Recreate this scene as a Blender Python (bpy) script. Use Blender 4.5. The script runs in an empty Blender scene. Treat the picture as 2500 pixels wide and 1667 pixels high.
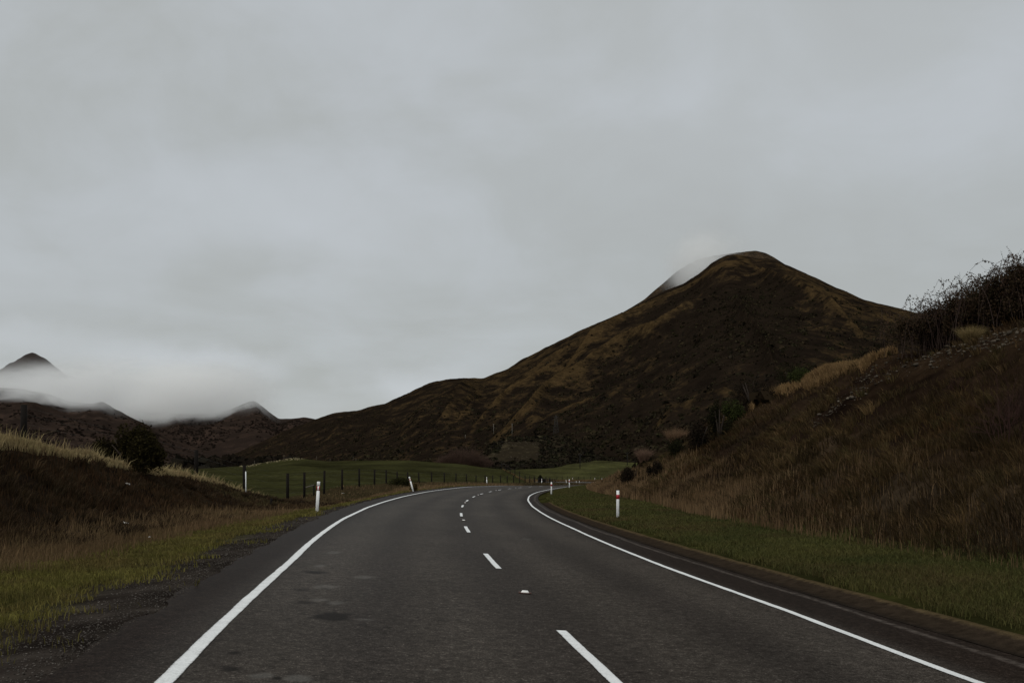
import bpy, math
import numpy as np
from math import radians, pi

# ------------------------------------------------------------------ camera, sky, sun, exposure
scene = bpy.context.scene
COL = scene.collection
F, CAMH, HZ = 2430.0, 1.5, 1158.0          # focal length and horizon of the photograph, in its own pixels

cam_d = bpy.data.cameras.new('camera')
cam = bpy.data.objects.new('camera', cam_d)
COL.objects.link(cam)
cam.location = (0, 0, CAMH)
cam.rotation_euler = (radians(90), 0, 0)
cam_d.sensor_width = 36.0
cam_d.lens = F / 2500.0 * 36.0
cam_d.shift_y = (HZ - 833.5) / 2500.0
cam_d.clip_start = 0.1
cam_d.clip_end = 60000
scene.camera = cam

SUN_EL, SUN_AZ = 40.0, -146.0               # azimuth from +Y, positive to the right
world = bpy.data.worlds.new('World')
scene.world = world
world.use_nodes = True
wn = world.node_tree
wn.nodes.clear()


def N(nt, kind, **kw):
    n = nt.nodes.new(kind)
    for k, v in kw.items():
        if k in ('x', 'y'):
            continue
        if hasattr(n, k):
            setattr(n, k, v)
        else:
            n.inputs[k].default_value = v
    return n


def math_node(nt, op, a, b=None, c=None, clamp=False):
    n = nt.nodes.new('ShaderNodeMath')
    n.operation = op
    n.use_clamp = clamp
    for i, v in enumerate((a, b, c)):
        if v is None:
            continue
        if isinstance(v, (int, float)):
            n.inputs[i].default_value = v
        else:
            nt.links.new(v, n.inputs[i])
    return n.outputs[0]


def ramp(nt, fac, stops):
    r = nt.nodes.new('ShaderNodeValToRGB')
    el = r.color_ramp.elements
    while len(el) > 2:
        el.remove(el[-1])
    for i, (p, c) in enumerate(stops):
        e = el[i] if i < 2 else el.new(p)
        e.position = p
        if isinstance(c, (int, float)):
            c = (c, c, c)
        e.color = (*c[:3], 1)
    nt.links.new(fac, r.inputs[0])
    return r.outputs[0]


def mixcol(nt, fac, a, b, mode='MIX'):
    m = nt.nodes.new('ShaderNodeMix')
    m.data_type = 'RGBA'
    m.blend_type = mode
    for sock, v in ((0, fac), (6, a), (7, b)):
        if isinstance(v, (int, float)):
            m.inputs[sock].default_value = v
        elif isinstance(v, (tuple, list)):
            m.inputs[sock].default_value = (*v[:3], 1)
        else:
            nt.links.new(v, m.inputs[sock])
    return m.outputs[2]


def noise(nt, vec, scale, detail=4, rough=0.55, dist=0.0):
    n = nt.nodes.new('ShaderNodeTexNoise')
    n.inputs['Scale'].default_value = scale
    n.inputs['Detail'].default_value = detail
    n.inputs['Roughness'].default_value = rough
    n.inputs['Distortion'].default_value = dist
    if vec is not None:
        nt.links.new(vec, n.inputs['Vector'])
    return n.outputs[0]


def mapping(nt, vec, scale=(1, 1, 1), loc=(0, 0, 0), rot=(0, 0, 0)):
    m = nt.nodes.new('ShaderNodeMapping')
    m.inputs['Scale'].default_value = scale
    m.inputs['Location'].default_value = loc
    m.inputs['Rotation'].default_value = rot
    nt.links.new(vec, m.inputs['Vector'])
    return m.outputs[0]


def build_world():
    nt = wn
    out = nt.nodes.new('ShaderNodeOutputWorld')
    bg = nt.nodes.new('ShaderNodeBackground')
    sky = nt.nodes.new('ShaderNodeTexSky')
    sky.sky_type = 'NISHITA'
    sky.sun_disc = False
    sky.sun_elevation = radians(SUN_EL)
    sky.sun_rotation = radians(SUN_AZ)
    tc = nt.nodes.new('ShaderNodeTexCoord')
    d = tc.outputs['Generated']
    # project the overcast onto a cloud deck: direction / height
    sep = nt.nodes.new('ShaderNodeSeparateXYZ')
    nt.links.new(d, sep.inputs[0])
    h = math_node(nt, 'MAXIMUM', sep.outputs[2], 0.0)
    hh = math_node(nt, 'ADD', h, 0.5)
    cx_ = math_node(nt, 'DIVIDE', sep.outputs[0], hh)
    cy_ = math_node(nt, 'DIVIDE', sep.outputs[1], hh)
    cb = nt.nodes.new('ShaderNodeCombineXYZ')
    nt.links.new(cx_, cb.inputs[0])
    nt.links.new(cy_, cb.inputs[1])
    big = noise(nt, mapping(nt, cb.outputs[0], (1.0, 1.0, 1), (3.1, 1.7, 0)), 1.9, 4, 0.5, 0.2)
    small = noise(nt, mapping(nt, cb.outputs[0], (1.0, 1.0, 1), (7.3, 0.4, 0)), 5.0, 8, 0.56, 0.35)
    mixn = math_node(nt, 'ADD', math_node(nt, 'MULTIPLY', big, 0.54), math_node(nt, 'MULTIPLY', small, 0.46))
    cloud = ramp(nt, mixn, [(0.34, (0.418, 0.433, 0.424)), (0.48, (0.446, 0.468, 0.466)), (0.58, (0.490, 0.517, 0.533)),
                            (0.74, (0.54, 0.572, 0.60))])
    # lower band: paler breaks just over the hills
    low = nt.nodes.new('ShaderNodeMapRange')
    low.interpolation_type = 'SMOOTHSTEP'
    low.inputs[1].default_value = 0.30
    low.inputs[2].default_value = 0.06
    nt.links.new(sep.outputs[2], low.inputs[0])
    brk = noise(nt, mapping(nt, d, (3.0, 3.0, 14.0), (0.35, 0, 0.2)), 1.6, 5, 0.5, 0.2)
    brk = ramp(nt, brk, [(0.46, 0.0), (0.72, 1.0)])
    f = math_node(nt, 'MULTIPLY', math_node(nt, 'MULTIPLY', low.outputs[0], brk), 0.6)
    cloud = mixcol(nt, math_node(nt, 'MULTIPLY', low.outputs[0], .5), cloud, (0.405, 0.418, 0.402))
    cloud = mixcol(nt, f, cloud, (0.54, 0.575, 0.60))
    # a few paler breaks in the overcast, low over the hills
    wv = nt.nodes.new('ShaderNodeTexNoise')
    wv.inputs['Scale'].default_value = 11.0
    wv.inputs['Detail'].default_value = 6.0
    nt.links.new(d, wv.inputs['Vector'])
    ws = nt.nodes.new('ShaderNodeVectorMath')
    ws.operation = 'MULTIPLY_ADD'
    ws.inputs[1].default_value = (.16, .16, .05)
    ws.inputs[2].default_value = (-.08, -.08, -.025)
    nt.links.new(wv.outputs['Color'], ws.inputs[0])
    wd = nt.nodes.new('ShaderNodeVectorMath')
    wd.operation = 'ADD'
    nt.links.new(d, wd.inputs[0])
    nt.links.new(ws.outputs[0], wd.inputs[1])
    for (px, row, rx, rz, amt) in ((445, 880, .085, .013, .75), (1010, 945, .06, .016, .7), (60, 830, .11, .014, .5), (820, 540, .16, .05, .35), (1950, 210, .3, .1, .3)):
        q = np.array([(px - 1250) / F, 1.0, (HZ - row) / F])
        q /= np.linalg.norm(q)
        mp = mapping(nt, wd.outputs[0], (1 / rx, 0, 1 / rz), (-q[0] / rx, 0, -q[2] / rz))
        ln = nt.nodes.new('ShaderNodeVectorMath')
        ln.operation = 'LENGTH'
        nt.links.new(mp, ln.inputs[0])
        mr = nt.nodes.new('ShaderNodeMapRange')
        mr.interpolation_type = 'SMOOTHSTEP'
        mr.inputs[1].default_value = 1.6
        mr.inputs[2].default_value = .1
        nt.links.new(ln.outputs['Value'], mr.inputs[0])
        ahead = math_node(nt, 'GREATER_THAN', sep.outputs[1], 0.0)
        cloud = mixcol(nt, math_node(nt, 'MULTIPLY', math_node(nt, 'MULTIPLY', mr.outputs[0], ahead), amt), cloud, (.57, .60, .63))
    skys = mixcol(nt, 1.0, sky.outputs[0], (0.085, 0.085, 0.085), 'MULTIPLY')
    skyd = mixcol(nt, 0.93, skys, cloud)
    # an overcast sky is brightest overhead
    zen = nt.nodes.new('ShaderNodeMapRange')
    zen.interpolation_type = 'SMOOTHSTEP'
    zen.inputs[1].default_value = 0.40
    zen.inputs[2].default_value = 0.95
    zen.inputs[3].default_value = 1.0
    zen.inputs[4].default_value = 1.6
    nt.links.new(sep.outputs[2], zen.inputs[0])
    skyd = mixcol(nt, 1.0, skyd, zen.outputs[0], 'MULTIPLY')
    # and brighter towards the hidden sun, behind the camera
    bk = nt.nodes.new('ShaderNodeMapRange')
    bk.interpolation_type = 'SMOOTHSTEP'
    bk.inputs[1].default_value = 0.25
    bk.inputs[2].default_value = -0.75
    bk.inputs[3].default_value = 1.0
    bk.inputs[4].default_value = 1.75
    nt.links.new(sep.outputs[1], bk.inputs[0])
    skyd = mixcol(nt, 1.0, skyd, bk.outputs[0], 'MULTIPLY')
    # the land below the horizon (only seen by bounced light)
    below = nt.nodes.new('ShaderNodeMapRange')
    below.inputs[1].default_value = 0.0
    below.inputs[2].default_value = -0.08
    nt.links.new(sep.outputs[2], below.inputs[0])
    fin = mixcol(nt, below.outputs[0], skyd, (0.02, 0.018, 0.014))
    nt.links.new(fin, bg.inputs[0])
    bg.inputs[1].default_value = 1.0
    nt.links.new(bg.outputs[0], out.inputs[0])


build_world()

sun_d = bpy.data.lights.new('sun', 'SUN')
sun = bpy.data.objects.new('sun', sun_d)
COL.objects.link(sun)
sun_d.energy = 0.9
sun_d.angle = radians(22)
sun_d.color = (1.0, 0.95, 0.88)
_a, _e = radians(SUN_AZ), radians(SUN_EL)
sun.location = (-80, 30, 120)
sun.rotation_euler = (radians(90 - SUN_EL), 0, -_a + pi)   # light travels away from the sun's side

vs = scene.view_settings
vs.view_transform = 'Standard'
vs.look = 'None'
vs.exposure = 0.0
vs.gamma = 1.0
vs.use_curve_mapping = False
cy = scene.cycles
cy.max_bounces = 12
cy.diffuse_bounces = 3
cy.transmission_bounces = 4
cy.transparent_max_bounces = 8
cy.volume_bounces = 10
cy.volume_step_rate = 0.3
cy.volume_max_steps = 256
cy.use_denoising = True
cy.denoiser = 'OPENIMAGEDENOISE'
cy.denoising_input_passes = 'RGB_ALBEDO_NORMAL'
cy.denoising_prefilter = 'ACCURATE'
cy.use_adaptive_sampling = False

# ------------------------------------------------------------------ small helpers
rng = np.random.default_rng(11)


def fade(t):
    return t * t * t * (t * (t * 6 - 15) + 10)


_perm = np.random.default_rng(3).random((256, 256)).astype(np.float64)


def vnoise(x, y):
    xi = np.floor(x).astype(int)
    yi = np.floor(y).astype(int)
    fx = fade(x - xi)
    fy = fade(y - yi)
    a = _perm[xi & 255, yi & 255]
    b = _perm[(xi + 1) & 255, yi & 255]
    c = _perm[xi & 255, (yi + 1) & 255]
    d = _perm[(xi + 1) & 255, (yi + 1) & 255]
    return (a * (1 - fx) + b * fx) * (1 - fy) + (c * (1 - fx) + d * fx) * fy


def fbm(x, y, oct=4, gain=0.5):
    """zero-mean fractal noise, about -1..1"""
    x = np.asarray(x, float)
    y = np.asarray(y, float)
    s = np.zeros(np.broadcast(x, y).shape)
    a = 1.0
    tot = 0
    for i in range(oct):
        s += a * (vnoise(x * 2 ** i + 17.3 * i, y * 2 ** i - 9.1 * i) - 0.5)
        tot += a
        a *= gain
    return 2 * s / tot


def sstep(a, b, x):
    t = np.clip((np.asarray(x, float) - a) / (b - a), 0, 1)
    return t * t * (3 - 2 * t)


def lerp(a, b, f):
    return a + (b - a) * f


def link_mesh(name, V, faces, mat, parent=None, cols=None, smooth=False, extra=None, uv=None):
    """faces: list of int arrays, each (n, k)"""
    me = bpy.data.meshes.new(name)
    V = np.ascontiguousarray(V, dtype=np.float32)
    me.vertices.add(len(V))
    me.vertices.foreach_set('co', V.ravel())
    if isinstance(faces, np.ndarray):
        faces = [faces]
    faces = [np.asarray(f, dtype=np.int32) for f in faces if len(f)]
    nl = sum(f.size for f in faces)
    nf = sum(len(f) for f in faces)
    me.loops.add(nl)
    me.polygons.add(nf)
    me.loops.foreach_set('vertex_index', np.concatenate([f.ravel() for f in faces]).astype(np.int32))
    st = []
    o = 0
    for f in faces:
        k = f.shape[1]
        st.append(o + np.arange(len(f), dtype=np.int32) * k)
        o += f.size
    me.polygons.foreach_set('loop_start', np.concatenate(st).astype(np.int32))
    me.update(calc_edges=True)
    if smooth:
        me.polygons.foreach_set('use_smooth', np.ones(nf, dtype=bool))
    if cols is not None:
        at = me.color_attributes.new('Col', 'FLOAT_COLOR', 'POINT')
        c = np.ones((len(V), 4), dtype=np.float32)
        c[:, :3] = cols
        at.data.foreach_set('color', c.ravel())
    if extra:
        for k, v in extra.items():
            at = me.attributes.new(k, 'FLOAT', 'POINT')
            at.data.foreach_set('value', np.ascontiguousarray(v, dtype=np.float32))
    me.validate()
    me.materials.append(mat)
    o = bpy.data.objects.new(name, me)
    COL.objects.link(o)
    if parent is not None:
        o.parent = parent
    return o


def tag(o, label=None, cat=None, group=None, kind=None):
    if label:
        o['label'] = label
    if cat:
        o['category'] = cat
    if group:
        o['group'] = group
    if kind:
        o['kind'] = kind
    return o


def thing(name, label, cat, loc=(0, 0, 0), rot=(0, 0, 0), group=None):
    o = bpy.data.objects.new(name, None)
    o.empty_display_size = 0.3
    COL.objects.link(o)
    o.location = loc
    o.rotation_euler = rot
    return tag(o, label, cat, group)


class MB:
    """collects simple shapes into one mesh"""

    def __init__(self):
        self.V = []
        self.F3 = []
        self.F4 = []
        self.n = 0
        self.C = []

    def add(self, V, F, col=None):
        V = np.asarray(V, float)
        F = np.asarray(F, int) + self.n
        (self.F3 if F.shape[1] == 3 else self.F4).append(F)
        self.V.append(V)
        self.C.append(np.tile(np.array(col if col is not None else (1, 1, 1), float), (len(V), 1)))
        self.n += len(V)

    def box(self, c, s, taper=1.0, bev=0.0):
        hx, hy, hz = s[0] / 2, s[1] / 2, s[2] / 2
        if bev > 0:
            ring = [(-hx + bev, -hy), (hx - bev, -hy), (hx, -hy + bev), (hx, hy - bev), (hx - bev, hy), (-hx + bev, hy),
                    (-hx, hy - bev), (-hx, -hy + bev)]
        else:
            ring = [(-hx, -hy), (hx, -hy), (hx, hy), (-hx, hy)]
        k = len(ring)
        if bev > 0:
            levels = [(-hz, 1.0), (hz - bev, taper), (hz, taper * (1 - bev / max(hx, hy) * 0.8))]
        else:
            levels = [(-hz, 1.0), (hz, taper)]
        V = []
        for z, t in levels:
            V += [(c[0] + x * t, c[1] + y * t, c[2] + z) for x, y in ring]
        F = []
        for l in range(len(levels) - 1):
            for i in range(k):
                j = (i + 1) % k
                F.append((l * k + i, l * k + j, (l + 1) * k + j, (l + 1) * k + i))
        base = self.n
        self.add(V, F)
        top0 = base + (len(levels) - 1) * k
        T = []
        for i in range(1, k - 1):
            T.append((top0, top0 + i, top0 + i + 1))
            T.append((base, base + i + 1, base + i))
        self.F3.append(np.array(T))

    def tube(self, pts, rad, sides=6, col=None, cap=True):
        pts = np.asarray(pts, float)
        n = len(pts)
        rad = np.broadcast_to(np.asarray(rad, float), (n,))
        tan = np.gradient(pts, axis=0)
        tan /= np.linalg.norm(tan, axis=1)[:, None] + 1e-9
        up = np.array([0.0, 0, 1.0])
        V = []
        for i in range(n):
            a = np.cross(tan[i], up)
            if np.linalg.norm(a) < 1e-3:
                a = np.array([1.0, 0, 0])
            a /= np.linalg.norm(a)
            b = np.cross(tan[i], a)
            for k in range(sides):
                th = 2 * pi * k / sides
                V.append(pts[i] + rad[i] * (math.cos(th) * a + math.sin(th) * b))
        Fq = []
        for i in range(n - 1):
            for k in range(sides):
                j = (k + 1) % sides
                Fq.append((i * sides + k, (i + 1) * sides + k, (i + 1) * sides + j, i * sides + j))
        base = self.n
        self.add(V, Fq, col)
        if cap:
            e = base + (n - 1) * sides
            self.F3.append(np.array([(e, e + i + 1, e + i) for i in range(1, sides - 1)]))
            self.F3.append(np.array([(base, base + i, base + i + 1) for i in range(1, sides - 1)]))

    def build(self, name, mat, parent=None, smooth=False, color=False):
        fs = []
        if self.F3:
            fs.append(np.concatenate(self.F3))
        if self.F4:
            fs.append(np.concatenate(self.F4))
        return link_mesh(name, np.concatenate(self.V), fs, mat, parent, cols=np.concatenate(self.C) if color else None,
                         smooth=smooth)


def new_mat(name, rough=0.9, spec=0.2):
    m = bpy.data.materials.new(name)
    m.use_nodes = True
    nt = m.node_tree
    b = nt.nodes['Principled BSDF']
    b.inputs['Roughness'].default_value = rough
    b.inputs['Specular IOR Level'].default_value = spec
    return m, nt, b


def pos_of(nt):
    return nt.nodes.new('ShaderNodeNewGeometry').outputs['Position']


def objco(nt):
    return nt.nodes.new('ShaderNodeTexCoord').outputs['Object']


def attr_col(nt, name='Col'):
    a = nt.nodes.new('ShaderNodeAttribute')
    a.attribute_name = name
    return a


def plain_mat(name, col, rough=0.8, var=0.25, scale=20.0, spec=0.25, bump=0.0):
    m, nt, b = new_mat(name, rough, spec)
    n = noise(nt, objco(nt), scale, 5, 0.6)
    c = mixcol(nt, n, tuple(x * (1 - var) for x in col), tuple(x * (1 + var) for x in col))
    nt.links.new(c, b.inputs['Base Color'])
    if bump:
        bp = nt.nodes.new('ShaderNodeBump')
        bp.inputs['Strength'].default_value = bump
        bp.inputs['Distance'].default_value = 0.02
        nt.links.new(n, bp.inputs['Height'])
        nt.links.new(bp.outputs[0], b.inputs['Normal'])
    return m


def grass_mat(name, transl=0.35, spec=0.06):
    m, nt, b = new_mat(name, 0.8, spec)
    a = attr_col(nt)
    nt.links.new(a.outputs['Color'], b.inputs['Base Color'])
    t = nt.nodes.new('ShaderNodeBsdfTranslucent')
    nt.links.new(a.outputs['Color'], t.inputs['Color'])
    mx = nt.nodes.new('ShaderNodeMixShader')
    mx.inputs[0].default_value = transl
    nt.links.new(b.outputs[0], mx.inputs[1])
    nt.links.new(t.outputs[0], mx.inputs[2])
    nt.links.new(mx.outputs[0], nt.nodes['Material Output'].inputs['Surface'])
    return m


M_GRASS = grass_mat('grass_blades')
M_LEAF = grass_mat('leaves', 0.2, 0.0)

# ------------------------------------------------------------------ the road's line through the valley
_P = np.array([7.26294455e-07, 1.00831193e-03, -1.34270488e-01, 1.63552921e+00])


def build_centreline():
    ys = np.arange(-45.0, 112.0, 1.0)
    xs = np.polyval(_P, ys)
    pts = [np.stack([xs, ys], 1)]
    x, y = xs[-1], ys[-1]
    th = math.atan(np.polyval(np.polyder(_P), ys[-1]))
    out = []
    for i in range(330):
        k = np.interp(i, [0, 62, 80, 100, 112, 140, 158, 330], [1 / 440, 1 / 440, 0, -1 / 85, -1 / 80, -1 / 85, 0, 0])
        th += k
        x += math.sin(th)
        y += math.cos(th)
        out.append((x, y))
    pts.append(np.array(out))
    return np.concatenate(pts)


CL = build_centreline()
NC = len(CL)
_tan = np.gradient(CL, axis=0)
_tan /= np.linalg.norm(_tan, axis=1)[:, None]
_nor = np.stack([_tan[:, 1], -_tan[:, 0]], 1)          # to the right of travel
S = np.concatenate([[0], np.cumsum(np.linalg.norm(np.diff(CL, axis=0), axis=1))])
YS = S - np.interp(0, CL[:157, 1], S[:157])             # arc length counted from beside the camera (close to y)
E_T = ([105, 130, 152, 175, 195, 235], [.057, .03, 0, -.035, -.055, -.06])
Z_T = ([100, 130, 152, 175, 195, 235, 300], [0, -.08, -.2, -.3, -.36, -.52, -.85])


def e_of(s):
    return np.interp(s, *E_T)


def zc_of(s):
    return np.interp(s, *Z_T)


def tL_of(s):
    return np.interp(s, [6, 10, 16, 22, 30, 40, 60, 75], [3.02, 3.1, 3.2, 3.36, 3.53, 3.62, 3.73, 3.8])


def tR_of(s):
    return np.interp(s, [8, 12, 18, 24, 30, 42, 56, 100], [3.12, 3.24, 3.24, 3.34, 3.46, 3.56, 3.68, 3.76])


def st_xy(s, t):
    """road coordinates -> world x, y"""
    i = np.interp(s, YS, np.arange(NC))
    i0 = np.clip(np.floor(i).astype(int), 0, NC - 2)
    f = i - i0
    c = CL[i0] * (1 - f)[..., None] + CL[i0 + 1] * f[..., None]
    n = _nor[i0] * (1 - f)[..., None] + _nor[i0 + 1] * f[..., None]
    p = c + n * np.asarray(t)[..., None]
    return p[..., 0], p[..., 1]


def proj(x, y):
    """world -> road coordinates (s, t)"""
    x = np.asarray(x, float).ravel()
    y = np.asarray(y, float).ravel()
    s = np.empty_like(x)
    t = np.empty_like(x)
    for a in range(0, len(x), 40000):
        X = x[a:a + 40000, None]
        Y = y[a:a + 40000, None]
        d2 = (X - CL[None, ::2, 0]) ** 2 + (Y - CL[None, ::2, 1]) ** 2
        i = np.argmin(d2, 1) * 2
        dx = X[:, 0] - CL[i, 0]
        dy = Y[:, 0] - CL[i, 1]
        al = dx * _tan[i, 0] + dy * _tan[i, 1]
        tt = dx * _nor[i, 0] + dy * _nor[i, 1]
        al = np.clip(al, -2, 2)
        s[a:a + 40000] = YS[i] + al
        t[a:a + 40000] = np.sign(tt) * np.sqrt(np.maximum(dx * dx + dy * dy - al * al, 0))
    return s, t


# ------------------------------------------------------------------ height of the land
PX = np.array([-900, 0, 480, 600, 660, 720, 800, 900, 1000, 1100, 1224, 1246, 1268, 1290, 1320, 1360, 1450, 1540, 1700, 2300])
PY = np.array([-40, 45, 100, 160, 235, 280, 360, 450, 550, 760, 1200, 9000])
PZ = np.array([
    [1.5, .8, .6, .5, .4, .3, .3, .3, .2, .2, .1, .1, .1, .1, .1, .1, .1, .1, .1, .1],
    [1.5, .8, .3, -.25, -.3, -.3, -.3, .1, .1, .1, .1, .1, .1, .1, .1, .1, .1, .1, .1, .1],
    [1.8, 1.2, .7, .6, .7, .8, .7, .5, .3, .3, .1, 0, 0, 0, 0, 0, 0, 0, 0, 0],
    [2.2, 2, 1.8, 1.9, 2.2, 2.3, 2.1, 2.0, 1.7, 1.1, .3, 0, -.3, -.4, -.4, -.4, -.4, -.4, -.4, 0],
    [2.8, 2.6, 2.5, 2.8, 3.9, 4.5, 3.9, 3.9, 3.7, 3.4, 2.7, 1.6, .5, -.4, -.8, -.8, -.7, -.7, -.7, 0],
    [3, 3, 3, 3.9, 5, 6.1, 5.2, 5.4, 5.4, 4.6, 3.2, 2.6, 1.5, .2, -.8, -.9, -.8, -.8, -.8, 0],
    [2, 2, 2, 2.6, 3.6, 4.2, 3.8, 3.8, 3.8, 3.0, 2.2, 2.0, 1.6, 1.0, .2, -.2, -.3, -.3, 0, 1],
    [0, 0, 0, .5, 1.2, 2, 2, 2, 2, 2.2, 3.4, 3.6, 3.9, 4.0, 4.1, 4.3, 4.4, 4.0, 3, 2],
    [-2, -2, -2, -1, 0, 0, 0, 0, 1, 2, 4.0, 4.4, 5.0, 5.4, 6.2, 7.6, 9.4, 8.2, 5, 3],
    [-3, -3, -3, -3, -3, -3, -3, -3, -2, 0, 1, 1, 2, 2, 3, 4, 6, 6, 4, 3],
    [-4] * 20, [-6] * 20], float)


def paddock(x, y):
    u = 1250 + F * x / np.maximum(y, 20.0)
    u = np.clip(u, PX[0], PX[-1])
    yy = np.clip(y, PY[0], PY[-1])
    j = np.clip(np.searchsorted(PX, u) - 1, 0, len(PX) - 2)
    i = np.clip(np.searchsorted(PY, yy) - 1, 0, len(PY) - 2)
    fu = (u - PX[j]) / (PX[j + 1] - PX[j])
    fy = (yy - PY[i]) / (PY[i + 1] - PY[i])
    fu = fu * fu * (3 - 2 * fu) * 0.5 + fu * 0.5
    fy = fy * fy * (3 - 2 * fy)
    z = (PZ[i, j] * (1 - fu) + PZ[i, j + 1] * fu) * (1 - fy) + (PZ[i + 1, j] * (1 - fu) + PZ[i + 1, j + 1] * fu) * fy
    return z + 0.12 * fbm(x * 0.05, y * 0.05, 3) * sstep(40, 150, y)


LB_S = [-40, 10, 24, 31.5, 37, 44, 48, 52, 57, 64]
LB_H = [2.65, 2.55, 2.4, 2.0, 1.7, 1.4, 1.08, .68, .34, .18]
LV_S = [-40, 36, 45, 60, 68, 80, 110, 130, 150, 170, 190, 210, 250, 400]
LV_Z = [.1, .1, -.1, -.2, -.05, .25, .28, .12, -.15, -.25, -.38, -.6, -.85, -1.0]
RB_S = [-40, 0, 22, 35, 52, 80, 110, 140, 170, 190, 215]
RB_T = [8.6, 8.6, 8.6, 9.0, 10, 9.5, 8.5, 7.5, 6.4, 5.8, 5.5]
RC_S = [-40, 0, 39, 52, 67, 85, 110, 140, 165, 185, 205, 225]
RC_T = [20, 20, 21.5, 22.6, 22.6, 23, 22, 19, 14, 10.5, 8.5, 8]
RC_Z = [5.8, 6.1, 6.8, 6.9, 7.7, 6.6, 5.1, 3.1, 1.7, .8, 0.0, -.5]
RS_S = [-40, 45, 58, 70, 85, 110, 150]
RS_K = [.36, .36, .30, .13, .0, -.06, -.06]


def G_st(s, t, x, y, rough=True):
    """ground height from road coordinates"""
    e = e_of(s)
    zc = zc_of(s)
    pl = zc - e * t
    pad = paddock(x, y)
    # ---- left
    d = -t
    tl = tL_of(s) + 0.75
    zedge = zc + e * tl
    lv = np.interp(s, LV_S, LV_Z)
    zl = lerp(zedge, lv, sstep(tl, tl + 2.2, d))
    hb = np.interp(s, LB_S, LB_H)
    f = np.clip((d - 8.0) / 3.6, 0, 1)
    bank = lv + (hb - lv) * (0.35 * f + 0.65 * f ** 2.2)
    plat = hb + 0.22 * np.clip(d - 11.6, 0, 1.8)
    on = sstep(64, 50, s)
    zl = np.where(d > 8.0, lerp(zl, np.where(f < 1, bank, plat), on), zl)
    w = sstep(13.5, 26, d) * on + sstep(10.8 - 3 * sstep(170, 205, s), 34 - 15 * sstep(170, 205, s), d) * (1 - on)
    zl = lerp(zl, pad, w)
    # ---- right
    tb = np.interp(s, RB_S, RB_T)
    tcr = np.maximum(np.interp(s, RC_S, RC_T), tb + 1.0)
    zt = zc - e * 4.95 + 0.10
    zb = zt + 0.03 * (tb - 4.95)
    zcr = np.interp(s, RC_S, RC_Z)
    zr = lerp(zt, zb, np.clip((t - 4.95) / (tb - 4.95), 0, 1))
    g = np.clip((t - tb) / (tcr - tb), 0, 1)
    prof = 0.80 * g + 0.20 * (g * g * (3 - 2 * g))
    zr = np.where(t > tb, zb + (zcr - zb) * prof, zr)
    k = np.interp(s, RS_S, RS_K)
    over = np.clip(t - tcr, 0, 13)
    zr = zr + k * over + 0.12 * k * np.clip(t - tcr - 13, 0, 60)
    zr = lerp(zr, pad, sstep(18, 60, t - tcr) * sstep(60, 110, s))
    past = sstep(200, 232, s)
    zr = lerp(zr, lerp(zt, pad, sstep(7, 40, t)), past)
    z = np.where(t < 0, zl, zr)
    # blend over the road itself (the road is a sheet of its own, lying just above)
    inroad = (t > -tl) & (t < 4.95)
    z = np.where(inroad, pl - 0.07 * sstep(-tl, -tl + .3, t) * sstep(4.95, 4.5, t), z)
    if rough:
        n1 = fbm(x * 0.9, y * 0.9, 4)
        n2 = fbm(x * 0.22 + 5, y * 0.22, 3)
        rb = sstep(tb, tb + 3, t) * sstep(215, 190, s)
        z = z + rb * (0.45 * n1 + 0.65 * n2)
        lb = sstep(7.5, 9.5, d) * on
        z = z + lb * (0.12 * n1 + 0.12 * n2)
        sh = sstep(tl, tl + .8, d) + sstep(4.95, 6, t)
        z = z + np.clip(sh, 0, 1) * 0.035 * n1
    return z


def G(x, y, rough=True):
    x = np.atleast_1d(np.asarray(x, float))
    y = np.atleast_1d(np.asarray(y, float))
    s, t = proj(x, y)
    return G_st(s, t, x.ravel(), y.ravel(), rough).reshape(x.shape)


def W(px, row, y):
    return np.array([(px - 1250) / F * y, y, CAMH + (HZ - row) / F * y])


def hit(px, row, y0=5.0, y1=900.0):
    """where the line of sight through a photo pixel first meets the ground"""
    ys = np.geomspace(y0, y1, 1500)
    x = (px - 1250) / F * ys
    z = CAMH + (HZ - row) / F * ys
    g = G(x, ys)
    b = np.nonzero(z < g)[0]
    i = b[0] if len(b) else len(ys) - 1
    return np.array([x[i], ys[i], g[i]])


# ------------------------------------------------------------------ ground sheet
def graded(a, b, h0, k, k2=0.03, far=320):
    v = [0.0]
    while v[-1] < b:
        v.append(v[-1] + max(h0, (k if v[-1] < far else k2) * v[-1]))
    w = [0.0]
    while w[-1] > a:
        w.append(w[-1] - max(h0, (k if -w[-1] < far else k2) * -w[-1]))
    return np.array(w[:0:-1] + v)


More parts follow.
